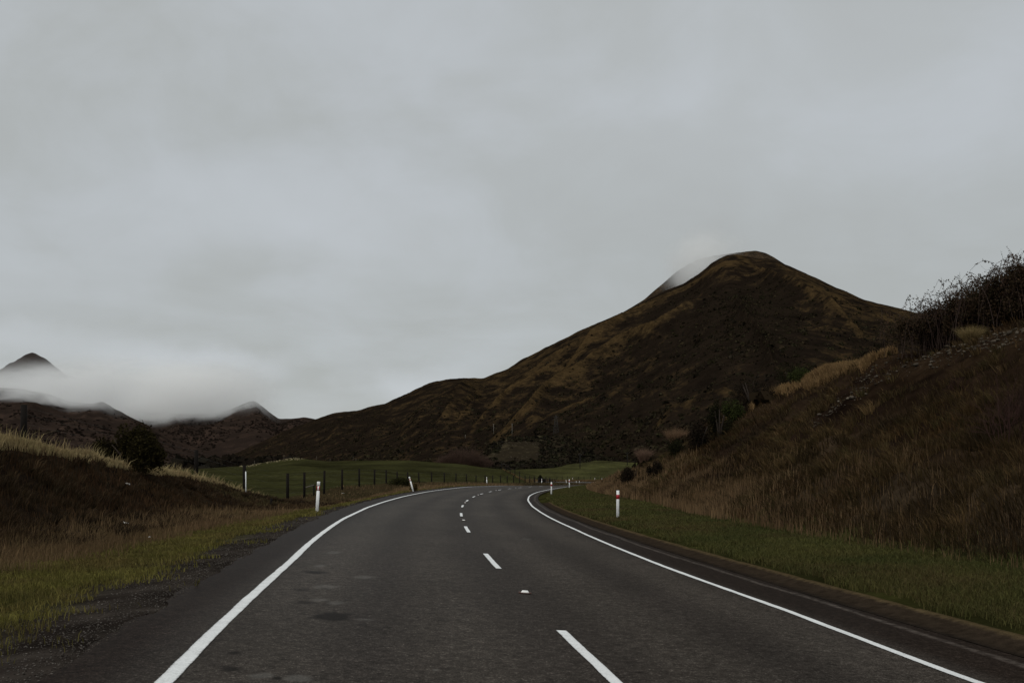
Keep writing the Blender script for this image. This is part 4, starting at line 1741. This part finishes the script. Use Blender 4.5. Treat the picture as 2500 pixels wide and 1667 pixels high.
def width(P, k=.0009, lo=.004):
    return np.maximum(lo, k * P[:, 1]) * rng.uniform(.7, 1.2, len(P))


def c_(v):
    return lambda s: np.full_like(s, v)


def tlv(off):
    return lambda s: -(tL_of(s) + off)


GREEN = [(.128, .118, .027), (.078, .074, .019), (.172, .150, .040), (.120, .084, .032), (.064, .050, .020)]
BROWN = [(.150, .094, .048), (.098, .060, .032), (.210, .140, .074), (.090, .066, .029)]


def left_edge(s):
    return np.interp(s, [0, 14, 17, 25, 40, 80], [8.4, 7.6, 6.7, 6.2, 5.7, 5.3])


# short green grass left of the road
def keep_g(s, t):
    d = -t
    x, y = st_xy(s, t)
    edge = d - tL_of(s) - .75
    n = fbm(x * .9, y * .9, 3) * .8 + fbm(x * 3, y * 3, 2) * .4
    pr = sstep(.45, 1.7, edge + n) * sstep(1.1, -.2, d - left_edge(s) - .4 * n)
    return rng.random(len(s)) < pr


s, t, P = scatter(230000, 4.5, 125, lambda s: -(left_edge(s) + 1.4), tlv(.7), keep_g)
blades('short_grass', P, rng.uniform(.03, .105, len(P)) * np.interp(P[:, 1], [5, 60], [1, 1.3]), width(P, .0011, .004), rng.normal(0, .5, (len(P), 2)),
       patch_cols(P, GREEN, 1.1), 'short green verge grass left of the road')

# long brown grass left
def keep_b(s, t):
    d = -t
    x, y = st_xy(s, t)
    pr = sstep(-.5, .6, d - left_edge(s) + .8 * fbm(x * .7, y * .7, 3))
    pr = pr * np.where(s < 56, lerp(1.0, .42, sstep(8.2, 9.2, d)), 1)
    return rng.random(len(s)) < pr


s, t, P = scatter(170000, 6, 150, lambda s: np.where(s < 52, -11.4, -(fence_d(s) + 1.2)), lambda s: -(left_edge(s) - .8), keep_b, .9)
d = -t
h = rng.uniform(.07, .23, len(P)) * (1 + .5 * fbm(P[:, 0] * .8, P[:, 1] * .8, 3)) * np.where((s > 36) & (s < 78), .52, 1)
h = np.where(rng.random(len(P)) < .08, h * 1.9, h)
cc = patch_cols(P, BROWN, .5)
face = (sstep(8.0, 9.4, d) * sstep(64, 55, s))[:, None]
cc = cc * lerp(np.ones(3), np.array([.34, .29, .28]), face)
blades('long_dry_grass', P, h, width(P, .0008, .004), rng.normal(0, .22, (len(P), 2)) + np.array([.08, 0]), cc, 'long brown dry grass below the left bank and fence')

# golden fringe on the crest of the left bank
s, t, P = scatter(36000, 8, 58, c_(-12.1), c_(-11.4), lambda s, t: rng.random(len(s)) < .30 + .7 * sstep(-.5, .5, fbm(s * .8, t * .8, 3)), .8)
h = rng.uniform(.07, .22, len(P))
h = np.where(rng.random(len(P)) < .06, h * 2.6, h)
blades('golden_grass', P, h, width(P, .0008, .004), rng.normal(0, .3, (len(P), 2)) + np.array([.25, -.05]),
       patch_cols(P, [(.40, .32, .165), (.30, .22, .11), (.24, .20, .09), (.18, .12, .065)], .6), 'golden grass fringe along the top of the left bank')

# right verge: green
def keep_r(s, t):
    tb = np.interp(s, RB_S, RB_T)
    x, y = st_xy(s, t)
    pr = sstep(5.0, 5.35, t + .2 * fbm(x * 2, y * 2, 2)) * sstep(1.0, -.4, t - tb - .7 * fbm(x * .6, y * .6, 3))
    return rng.random(len(s)) < pr


s, t, P = scatter(230000, 5.5, 190, c_(5.0), lambda s: np.interp(s, RB_S, RB_T) + 1.4, keep_r)
dark = np.interp(P[:, 1], [10, 40, 90], [.62, .8, 1.15])
blades('short_grass', P, rng.uniform(.04, .13, len(P)) * np.interp(P[:, 1], [5, 60], [1, 1.3]), width(P, .0011, .004), rng.normal(0, .55, (len(P), 2)),
       patch_cols(P, [(.058, .062, .018), (.041, .046, .014), (.084, .078, .024), (.074, .052, .023)], .6), 'short green grass between the kerb and the right bank')


# scree band on the right bank, in the photo's columns and rows, used to thin the grass and to place stones
SCREE = np.array([(2620, 780, 34), (2500, 815, 30), (2400, 836, 28), (2330, 852, 30), (2270, 876, 32), (2200, 892, 30), (2140, 916, 35),
                  (2090, 956, 24), (2040, 996, 17), (1985, 1040, 11)])


def scree_near(P):
    u = 1250 + F * P[:, 0] / P[:, 1]
    r = HZ - F * (P[:, 2] - CAMH) / P[:, 1]
    o = np.argsort(SCREE[:, 0])
    c = np.interp(u, SCREE[o, 0], SCREE[o, 1], left=5000)
    hw = np.interp(u, SCREE[o, 0], SCREE[o, 2])
    return (r - c < hw * 1.9) & (r - c > -hw * 1.1)


# right bank: tangled brown tussock grass
s, t, P = scatter(330000, 9, 205, lambda s: np.interp(s, RB_S, RB_T) + .2, lambda s: np.maximum(np.interp(s, RC_S, RC_T), np.interp(s, RB_S, RB_T) + 1) + 5,
                  None, .75)
up = np.clip((t - np.interp(s, RB_S, RB_T)) / (np.interp(s, RC_S, RC_T) - np.interp(s, RB_S, RB_T)), 0, 1.2)
bare = sstep(.38, .68, up + .35 * fbm(P[:, 0] * .16, P[:, 1] * .16, 3)) * sstep(1.06, .97, up) * sstep(85, 62, s)
m = ((~scree_near(P)) | (rng.random(len(P)) < .12)) & (rng.random(len(P)) > .72 * bare)
tuss = fbm(P[:, 0] * 1.1, P[:, 1] * 1.1, 3)
m &= rng.random(len(P)) < .35 + .65 * sstep(-.45, .25, tuss)
s, t, P, tuss = s[m], t[m], P[m], tuss[m]
h = rng.uniform(.12, .34, len(P)) * (1 + .5 * sstep(0, .6, tuss))
down = np.stack([-_nor[np.clip(np.interp(s, YS, np.arange(NC)).astype(int), 0, NC - 1)][:, 0], -_nor[np.clip(np.interp(s, YS, np.arange(NC)).astype(int), 0, NC - 1)][:, 1]], 1)
blades('bank_grass', P, h, width(P, .0010, .006), down * .55 + rng.normal(0, .38, (len(P), 2)),
       patch_cols(P, [(.050, .0315, .016), (.0165, .0112, .0070), (.042, .031, .0115), (.088, .049, .021), (.0135, .0095, .006)], .30, .40),
       'tangled brown tussock grass covering the right bank')

# separate tussocks standing out of the bank grass, bent downhill
def tufts(name, s, t, P, k, spread, h0, h1, cols, label, downhill, scale=.3):
    n = len(P)
    ang = rng.uniform(0, 2 * pi, (n, k))
    q = rng.random((n, k)) ** .6
    big = rng.uniform(.7, 1.5, n)[:, None]
    ox, oy = np.cos(ang) * q * spread * big, np.sin(ang) * q * spread * big
    x = P[:, 0:1] + ox * .5
    y = P[:, 1:2] + oy * .5
    z = np.repeat(P[:, 2:3], k, 1)
    R_ = np.stack([x, y, z], -1).reshape(-1, 3)
    ln = np.stack([np.cos(ang) * q * .9 + downhill[:, 0:1] * .55, np.sin(ang) * q * .9 + downhill[:, 1:2] * .55], -1).reshape(-1, 2)
    h = (rng.uniform(h0, h1, (n, k)) * big).reshape(-1)
    c = np.repeat(patch_cols(P, cols, scale, .35), k, 0) * rng.uniform(.65, 1.35, (n * k, 1))
    blades(name, R_, h, width(R_, .0010, .006), ln, np.clip(c, .002, 1), label)


s, t, P = scatter(8200, 10, 200, lambda s: np.interp(s, RB_S, RB_T) + .6, lambda s: np.maximum(np.interp(s, RC_S, RC_T), np.interp(s, RB_S, RB_T) + 1) + 4, None, .75)
up = np.clip((t - np.interp(s, RB_S, RB_T)) / (np.interp(s, RC_S, RC_T) - np.interp(s, RB_S, RB_T)), 0, 1.2)
bare = sstep(.38, .68, up + .35 * fbm(P[:, 0] * .16, P[:, 1] * .16, 3)) * sstep(1.06, .97, up) * sstep(85, 62, s)
m = ((~scree_near(P)) | (rng.random(len(P)) < .15)) & (rng.random(len(P)) > .78 * bare)
m &= rng.random(len(P)) < .2 + .8 * sstep(-.3, .3, fbm(P[:, 0] * .35, P[:, 1] * .35, 3))
s, t, P = s[m], t[m], P[m]
ii = np.clip(np.interp(s, YS, np.arange(NC)).astype(int), 0, NC - 1)
tufts('bank_tussocks', s, t, P, 26, .30, .18, .42, [(.078, .047, .021), (.040, .028, .0125), (.120, .074, .033), (.050, .042, .016), (.022, .0155, .0092)],
      'brown and ochre tussocks standing out of the right bank', -_nor[ii])
s, t, P = scatter(2600, 7, 60, c_(-11.3), lambda s: -(left_edge(s) + 1.0), lambda s, t: rng.random(len(s)) < .25 + .75 * sstep(-.2, .4, fbm(s * .5, t * .5, 3)), .85)
ii = np.clip(np.interp(s, YS, np.arange(NC)).astype(int), 0, NC - 1)
tufts('bank_tussocks', s, t, P, 24, .20, .10, .26, [(.052, .031, .017), (.026, .0175, .0105), (.085, .053, .026), (.021, .0165, .009)],
      'dark brown tussocks on the face and foot of the left bank', _nor[ii] * .8)

# tall stalks at the toe of the right bank
s, t, P = scatter(90000, 14, 200, lambda s: np.interp(s, RB_S, RB_T) - .3, lambda s: np.interp(s, RB_S, RB_T) + 5.0,
                  lambda s, t: rng.random(len(s)) < (sstep(18, 45, s) * (.25 + .75 * sstep(-.3, .4, fbm(s * .25, t * .6, 3))) + .12) *
                  sstep(4.6, .6, t - np.interp(s, RB_S, RB_T) + 1.5 * fbm(s * .3, t * .3, 3)), .85)
h = rng.uniform(.22, .70, len(P)) * np.interp(P[:, 1], [20, 45, 120, 190], [.6, 1, 1, .8])
blades('tall_dry_grass', P, h, width(P, .0006, .005), rng.normal(0, .12, (len(P), 2)),
       patch_cols(P, [(.155, .096, .048), (.105, .063, .032), (.210, .138, .072), (.075, .045, .025)], .35), 'tall brown seed stalks along the foot of the right bank')

# golden grass on the crest of the right bank
def keep_cr(s, t):
    x, y = st_xy(s, t)
    u = 1250 + F * x / y
    pr = sstep(1740, 1760, u) * sstep(2190, 2150, u) * (1 - .8 * sstep(1915, 1925, u) * sstep(1972, 1962, u)) + .16
    return rng.random(len(s)) < pr


_sx = np.arange(1690, 2240, 6.0)
_sy = np.array([skyline(v)[1] for v in _sx])
_sy = np.convolve(np.pad(_sy, 3, 'edge'), np.ones(7) / 7, 'valid')
u = rng.uniform(1700, 2235, 62000)
yy = np.interp(u, _sx, _sy) + rng.uniform(-3.2, 2.2, len(u)) * (1 + .5 * fbm(u * .02, u * 0, 3))
x = (u - 1250) / F * yy
s, t = proj(x, yy)
P = np.stack([x, yy, G(x, yy)], 1)
m = rng.random(len(u)) < (sstep(1700, 1750, u) * sstep(2235, 2170, u) * (1 - .75 * sstep(1905, 1920, u) * sstep(1975, 1962, u)) * (1 - .6 * sstep(1815, 1825, u) * sstep(1872, 1860, u)))
m &= rng.random(len(u)) < .25 + .75 * sstep(-.35, .2, fbm(P[:, 0] * .6, P[:, 1] * .3, 3))
s, t, P = s[m], t[m], P[m]
m = ~scree_near(P)
s, t, P = s[m], t[m], P[m]
h = rng.uniform(.18, .62, len(P))
blades('golden_grass', P, h, width(P, .0009, .006), rng.normal(0, .2, (len(P), 2)) + np.array([-.18, 0]),
       patch_cols(P, [(.24, .15, .066), (.17, .10, .044), (.12, .072, .034), (.33, .22, .10)], .2), 'golden brown grass along the top of the right bank')

# brown strips along the far verges and diagonal fence
q = rng.random(26000)
yy = lerp(206, 256, q)
px = np.interp(yy, [214, 252], [1345, 1224.7]) + rng.uniform(1, 15, len(q))
x = (px - 1250) / F * yy
P = np.stack([x, yy, G(x, yy)], 1)
blades('fence_line_grass', P, rng.uniform(.15, .5, len(P)), width(P, .0007), rng.normal(0, .25, (len(P), 2)),
       patch_cols(P, [(.17, .12, .05), (.12, .075, .038), (.09, .07, .028)], .2), 'pale brown grass strip beside the diagonal fence')
s, t, P = scatter(42000, 215, 330, lambda s: np.full_like(s, 5.0), lambda s: np.full_like(s, 15.0))
blades('verge_grass', P, rng.uniform(.15, .55, len(P)), width(P, .0007), rng.normal(0, .25, (len(P), 2)),
       patch_cols(P, [(.16, .105, .05), (.11, .07, .035), (.07, .05, .02)], .2), 'brown grass on the outer verge of the far bend')
# rank grass at the fence foot
s, t, P = scatter(60000, 44, 215, lambda s: -(fence_d(s) + 1.2), lambda s: -(fence_d(s) - 3.5))
blades('fence_foot_grass', P, rng.uniform(.10, .42, len(P)) * np.interp(P[:, 1], [44, 70, 85], [.4, .5, 1]) * (1 + .4 * fbm(P[:, 0] * .5, P[:, 1] * .5, 3)), width(P, .0008), rng.normal(0, .25, (len(P), 2)),
       patch_cols(P, [(.075, .050, .026), (.050, .042, .018), (.10, .075, .035), (.04, .03, .015)], .3), 'rank brown grass under the roadside fence')


def tussock(label, p, rad, h, n, cs, seed):
    r = np.random.default_rng(seed)
    t = thing('tussock', label, 'tussock', tuple(p))
    th = r.uniform(0, 2 * pi, n)
    q = r.random(n) ** .6
    P0 = np.stack([np.cos(th) * q * rad * .25, np.sin(th) * q * rad * .25, 0 * q], 1)
    lean = np.stack([np.cos(th), np.sin(th)], 1) * (q * rad / h)[:, None] * 1.1 + r.normal(0, .1, (n, 2))
    blades('leaf_tuft', P0, h * r.uniform(.6, 1.1, n), np.full(n, .012), lean, pal(n, cs, .3, r), None, parent=t, r=r)
    P1, d = crown_points(400, rad * .35, rad * .35, h * .35, 5, r, spread=.2)
    leaf_cards(P1, .05, pal(400, [(.03, .02, .01), (.05, .035, .015)], .3, r), M_LEAF, 'dead_base', t, r=r)


GOLD = [(.22, .16, .065), (.16, .105, .05), (.12, .10, .04), (.30, .22, .11)]
p = on_crest(2370, .9)
tussock('golden tussock clump on the scree edge below the brambles', p, .62, 1.05, 2200, GOLD, 51)
p = skyline(1652, .3)
tussock('pale tussock clump halfway along the lower right bank edge', p, 1.5, 2.5, 2600, [(.17, .10, .06), (.11, .065, .04), (.22, .14, .08)], 52)
p = skyline(1572, 0)
tussock('pinkish tussock beside the dark round shrub', p, 1.0, 1.9, 1800, [(.17, .10, .07), (.11, .065, .045), (.20, .13, .09)], 53)
p = skyline(1890, -.5)
tussock('brown tussock mound on the bank crest below the dark shrub', p, 1.1, 1.3, 2200, [(.14, .085, .04), (.09, .055, .026), (.18, .12, .055)], 54)


# ------------------------------------------------------------------ loose stones
def stones(name, P, size, cols, label, seed, mat=None, sub=0):
    r = np.random.default_rng(seed)
    ph = (1 + 5 ** .5) / 2
    iv = np.array([(-1, ph, 0), (1, ph, 0), (-1, -ph, 0), (1, -ph, 0), (0, -1, ph), (0, 1, ph), (0, -1, -ph), (0, 1, -ph), (ph, 0, -1), (ph, 0, 1),
                   (-ph, 0, -1), (-ph, 0, 1)], float) / math.sqrt(1 + ph * ph)
    fi = np.array([(0, 11, 5), (0, 5, 1), (0, 1, 7), (0, 7, 10), (0, 10, 11), (1, 5, 9), (5, 11, 4), (11, 10, 2), (10, 7, 6), (7, 1, 8), (3, 9, 4),
                   (3, 4, 2), (3, 2, 6), (3, 6, 8), (3, 8, 9), (4, 9, 5), (2, 4, 11), (6, 2, 10), (8, 6, 7), (9, 8, 1)])
    n = len(P)
    V = iv[None] * r.uniform(.65, 1.25, (n, 12, 1))
    sc = np.stack([r.uniform(.7, 1.3, n), r.uniform(.6, 1.1, n), r.uniform(.35, .75, n)], 1) * size[:, None]
    V = V * sc[:, None, :]
    th = r.uniform(0, 2 * pi, n)
    c, s = np.cos(th)[:, None], np.sin(th)[:, None]
    V = np.stack([V[..., 0] * c - V[..., 1] * s, V[..., 0] * s + V[..., 1] * c, V[..., 2]], -1)
    V = V + P[:, None, :] + np.array([0, 0, .12]) * size[:, None, None]
    Fa = (fi[None] + (np.arange(n) * 12)[:, None, None]).reshape(-1, 3)
    o = link_mesh(name, V.reshape(-1, 3), Fa, mat or M_STONE, cols=np.repeat(cols, 12, 0))
    tag(o, label, 'stones', kind='stuff')
    return o


def stone_mat():
    m, nt, b = new_mat('stone', 1.0, 0.0)
    a = attr_col(nt)
    n = noise(nt, pos_of(nt), 30, 4, .6)
    nt.links.new(mixcol(nt, 1.0, a.outputs['Color'], ramp(nt, n, [(.3, .7), (.7, 1.3)]), 'MULTIPLY'), b.inputs['Base Color'])
    return m


M_STONE = stone_mat()


def batch_hit(px, row, y0, y1, k=260):
    ys = np.geomspace(y0, y1, k)
    X = (px[:, None] - 1250) / F * ys[None]
    Z = CAMH + (HZ - row[:, None]) / F * ys[None]
    g = G(X.ravel(), np.broadcast_to(ys, X.shape).ravel()).reshape(X.shape)
    below = Z < g
    ok = below.any(1)
    i = np.argmax(below, 1)
    r = np.arange(len(px))
    return np.stack([X[r, i], ys[i], g[r, i]], 1)[ok]


n = 900
pxs = 1985 + (2620 - 1985) * rng.random(n) ** .75
o_ = np.argsort(SCREE[:, 0])
rows = np.interp(pxs, SCREE[o_, 0], SCREE[o_, 1]) + np.interp(pxs, SCREE[o_, 0], SCREE[o_, 2]) * np.clip(rng.normal(0, .5, n), -1.3, 1.6)
Pst = batch_hit(pxs, rows, 24, 85)
cs = pal(len(Pst), [(.070, .057, .043), (.042, .034, .025), (.024, .019, .014), (.125, .104, .080)], .3)
stones('scree', Pst, np.minimum(.15, rng.lognormal(-3.25, .6, len(Pst))), cs, 'grey and buff scree stones scattered along the upper right bank', 61)

# gravel of the left shoulder
s, t, P = scatter(30000, 4.5, 44, tlv(2.4), tlv(.60), lambda s, t: rng.random(len(s)) < sstep(2.3, .7, -t - tL_of(s)) * .9)
stones('gravel', P, rng.uniform(.003, .010, len(P)) * np.interp(P[:, 1], [5, 40], [1, 1.8]),
       pal(len(P), [(.036, .030, .025), (.066, .057, .049), (.020, .016, .013), (.110, .098, .086)], .35), 'loose gravel along the left road shoulder', 62)

# pale rubble on the crown of the left paddock and on the knoll
n = 240
pxs = rng.uniform(585, 745, n)
yy = rng.uniform(255, 290, n)
x = (pxs - 1250) / F * yy
P = np.stack([x, yy, G(x, yy)], 1)
stones('rubble', P, rng.uniform(.10, .38, n), pal(n, [(.22, .18, .10), (.12, .10, .06), (.06, .05, .03)], .3),
       'pale rubble scattered over the crown of the left green paddock', 63)
Vk, gk, frk, pk = HILLS[HK]
m = (frk > .15) & (frk < .95) & (pk > 1180) & (pk < 1330)
cand = Vk[m]
idx = rng.integers(0, len(cand), 420)
P = cand[idx] + np.stack([rng.normal(0, .5, 420), rng.normal(0, .5, 420), np.zeros(420)], 1)
stones('rubble', P, rng.lognormal(-1.6, .4, 420), pal(420, [(.085, .068, .048), (.045, .036, .024), (.13, .11, .085)], .3),
       'pale broken rock littering the stony knoll', 64)

# ------------------------------------------------------------------ litter in the grass
M_PAPER = plain_mat('pale_litter', (.62, .58, .52), .8, .2, 30.0)


def litter(px, row, size, label, seed):
    r = np.random.default_rng(seed)
    p = hit(px, row, 8, 120)
    t = thing('litter', label, 'litter', (p[0], p[1], p[2] + .12), (0.3, .2, r.uniform(0, 3)))
    k = 7
    g = np.linspace(-1, 1, k)
    A, B = np.meshgrid(g, g)
    z = r.normal(0, .28, A.shape) * size
    a = A * size + r.normal(0, .15, A.shape) * size
    b = B * size * .6 + r.normal(0, .15, A.shape) * size
    top = np.stack([a, b, z], -1).reshape(-1, 3)
    i = np.arange(k - 1)[:, None] * k + np.arange(k - 1)[None]
    q = np.stack([i, i + 1, i + k + 1, i + k], -1).reshape(-1, 4)
    V = np.concatenate([top, top - (0, 0, .004)])
    link_mesh('crumpled_sheet', V, np.concatenate([q, q[:, ::-1] + k * k]), M_PAPER, t)


litter(308, 1288, .07, 'white scrap of litter in the brown grass left of the road', 71)
litter(838, 1208, .10, 'tiny white scrap of litter in grass right of the tall marker post', 72)
litter(312, 1190, .07, 'small pale scrap of litter on the dark face of the left bank', 73)
litter(365, 1324, .02, 'tiny white scrap of litter at the edge of the short left verge grass', 74)


# ------------------------------------------------------------------ scrub on the hills
def scrub(name, label, P, size, cols, seed):
    """low lumpy bushes made of small faces, one mass"""
    r = np.random.default_rng(seed)
    n = len(P)
    kq = 14
    d = r.normal(size=(n, kq, 3))
    d /= np.linalg.norm(d, axis=2)[..., None]
    d[..., 2] = np.abs(d[..., 2])
    c = P[:, None, :] + d * size[:, None, None] * r.uniform(.35, 1.0, (n, kq, 1)) * np.array([1, 1, .8])
    c = c.reshape(-1, 3)
    a = d.reshape(-1, 3) + r.normal(0, .5, (n * kq, 3))
    a /= np.linalg.norm(a, axis=1)[:, None]
    b = np.cross(a, r.normal(size=(n * kq, 3)))
    b /= np.linalg.norm(b, axis=1)[:, None] + 1e-9
    e = np.cross(a, b)
    L = (np.repeat(size, kq) * r.uniform(.35, .7, n * kq))[:, None]
    V = np.stack([c - b * L, c + e * L * .8, c + b * L, c - e * L * .8], 1).reshape(-1, 3)
    k = np.arange(n * kq) * 4
    Fq = np.stack([k, k + 1, k + 2, k + 3], 1)
    cc = np.repeat(np.repeat(cols, kq, 0) * r.uniform(.7, 1.3, (n * kq, 1)), 4, 0)
    o = link_mesh(name, V, Fq, M_LEAF, cols=cc)
    tag(o, label, 'scrub', kind='stuff')
    return o


def sample_hill(label, n, prob):
    V, g, fr, px = HILLS[label]
    nr, nu = fr.shape
    r = rng
    out = []
    i = r.integers(0, nr - 1, n)
    j = r.integers(0, nu - 1, n)
    a, b = r.random(n), r.random(n)
    P = V[i, j] * ((1 - a) * (1 - b))[:, None] + V[i + 1, j] * (a * (1 - b))[:, None] + V[i, j + 1] * ((1 - a) * b)[:, None] + V[i + 1, j + 1] * (a * b)[:, None]
    gg = g[i, j]
    ff = fr[i, j]
    u = 1250 + F * P[:, 0] / P[:, 1]
    rw = HZ - F * (P[:, 2] - CAMH) / P[:, 1]
    m = (ff < .995) & (r.random(n) < prob(u, rw, ff, gg, P))
    return P[m], gg[m], ff[m]


def pr_big(u, rw, f, g, P):
    n = fbm(P[:, 0] * .012, P[:, 1] * .012 + P[:, 2] * .01, 4)
    return np.clip(.62 - g * 1.0 + .9 * n + .35 * sstep(.35, .05, f), .01, 1) * sstep(1.01, .9, f + .12) + .03


P, gg, ff = sample_hill(HB, 60000, pr_big)
sz = rng.lognormal(.10, .45, len(P)) * np.interp(ff, [0, .3, 1], [1.6, 1.1, .75])
scrub('scrub', 'dark scrub bushes dotting the pointed hill and its left ridge', P - np.array([0, 0, .3]), np.minimum(sz, 4.0),
      pal(len(P), [(.018, .0145, .0095), (.026, .023, .011), (.013, .0105, .008), (.034, .024, .014)], .35), 81)

pts = []
for px in rng.uniform(1555, 1875, 150):
    pts.append(skyline(px, rng.uniform(-1.5, 6.0)))
P = np.array(pts)
scrub('scrub', 'tangled dark scrub filling the edge of the lower right bank between the shrubs', P, rng.uniform(.5, 1.15, len(P)),
      pal(len(P), [(.014, .010, .007), (.022, .016, .009), (.020, .019, .010), (.030, .019, .011)], .3), 87)

# dark belt of scrub and low trees at the foot of the hills
n = 2600
u = rng.uniform(430, 1620, n)
yy = np.where(u < 760, rng.uniform(330, 900, n), rng.uniform(520, 760, n))
yy = np.where((u > 1215) & (u < 1420), rng.uniform(600, 760, n), yy)
yy = np.where(u > 1420, rng.uniform(600, 720, n), yy)
x = (u - 1250) / F * yy
P = np.stack([x, yy, G(x, yy)], 1)
keep = fbm(x * .02, yy * .02, 3) > -.35
P = P[keep]
scrub('scrub', 'dark belt of scrub between the green paddocks and the hills', P, rng.uniform(1.2, 3.4, len(P)),
      pal(len(P), [(.012, .0105, .008), (.018, .016, .009), (.020, .013, .010)], .3), 82)
n = 330
u = rng.uniform(440, 715, n)
yy = rng.uniform(305, 350, n)
x = (u - 1250) / F * yy
P = np.stack([x, yy, G(x, yy)], 1)
scrub('scrub', 'dark shelter of tall scrub just behind the crown of the left green paddock', P, np.interp(u, [440, 560, 640, 715], [4.6, 4.2, 3.4, 2.0]) * rng.uniform(.6, 1.1, n),
      pal(n, [(.010, .0088, .0065), (.015, .0125, .008), (.017, .012, .009)], .3), 88)
# along the back of the right paddock and before the knoll
n = 1000
u = np.concatenate([rng.uniform(1180, 1228, 200), rng.uniform(1236, 1500, 800)])
yy = np.concatenate([rng.uniform(415, 440, 200), rng.uniform(0, 22, 800) + np.interp(u[200:], [1236, 1345, 1420, 1500], [462, 468, 555, 570])])
x = (u - 1250) / F * yy
P = np.stack([x, yy, G(x, yy)], 1)
scrub('scrub', 'dark low bushes along the back edge of the right paddock', P, rng.uniform(.8, 2.0, len(P)),
      pal(len(P), [(.012, .010, .008), (.020, .015, .010), (.017, .016, .009)], .3), 83)
P, gg, ff = sample_hill(HK, 2600, lambda u, rw, f, g, P: np.where((u > 1225) & (u < 1318) & (rw > 1078) & (rw < 1128), .05, .85) * (fbm(P[:, 0] * .03, P[:, 1] * .03, 3) > -.25))
scrub('scrub', 'dark scrub covering the flanks of the stony knoll', P, rng.uniform(.6, 2.0, len(P)),
      pal(len(P), [(.012, .010, .008), (.020, .015, .010), (.020, .019, .010)], .3), 86)
for lab, nn, s_, t_ in (('brown range with a small sharp cone near its middle', 16000, 3.6, 84), ('low dark brown range on the left with a small knob', 14000, 3.2, 85)):
    P, gg, ff = sample_hill(lab, nn, lambda u, rw, f, g, P: np.clip(.4 + .9 * fbm(P[:, 0] * .006, P[:, 1] * .006, 3), 0, 1) * sstep(.98, .7, f))
    scrub('scrub', 'scrub speckling the ' + lab.split(' with')[0], P, rng.uniform(.6, 1.5, len(P)) * s_,
          pal(len(P), [(.016, .012, .0095), (.024, .017, .013)], .3), t_)
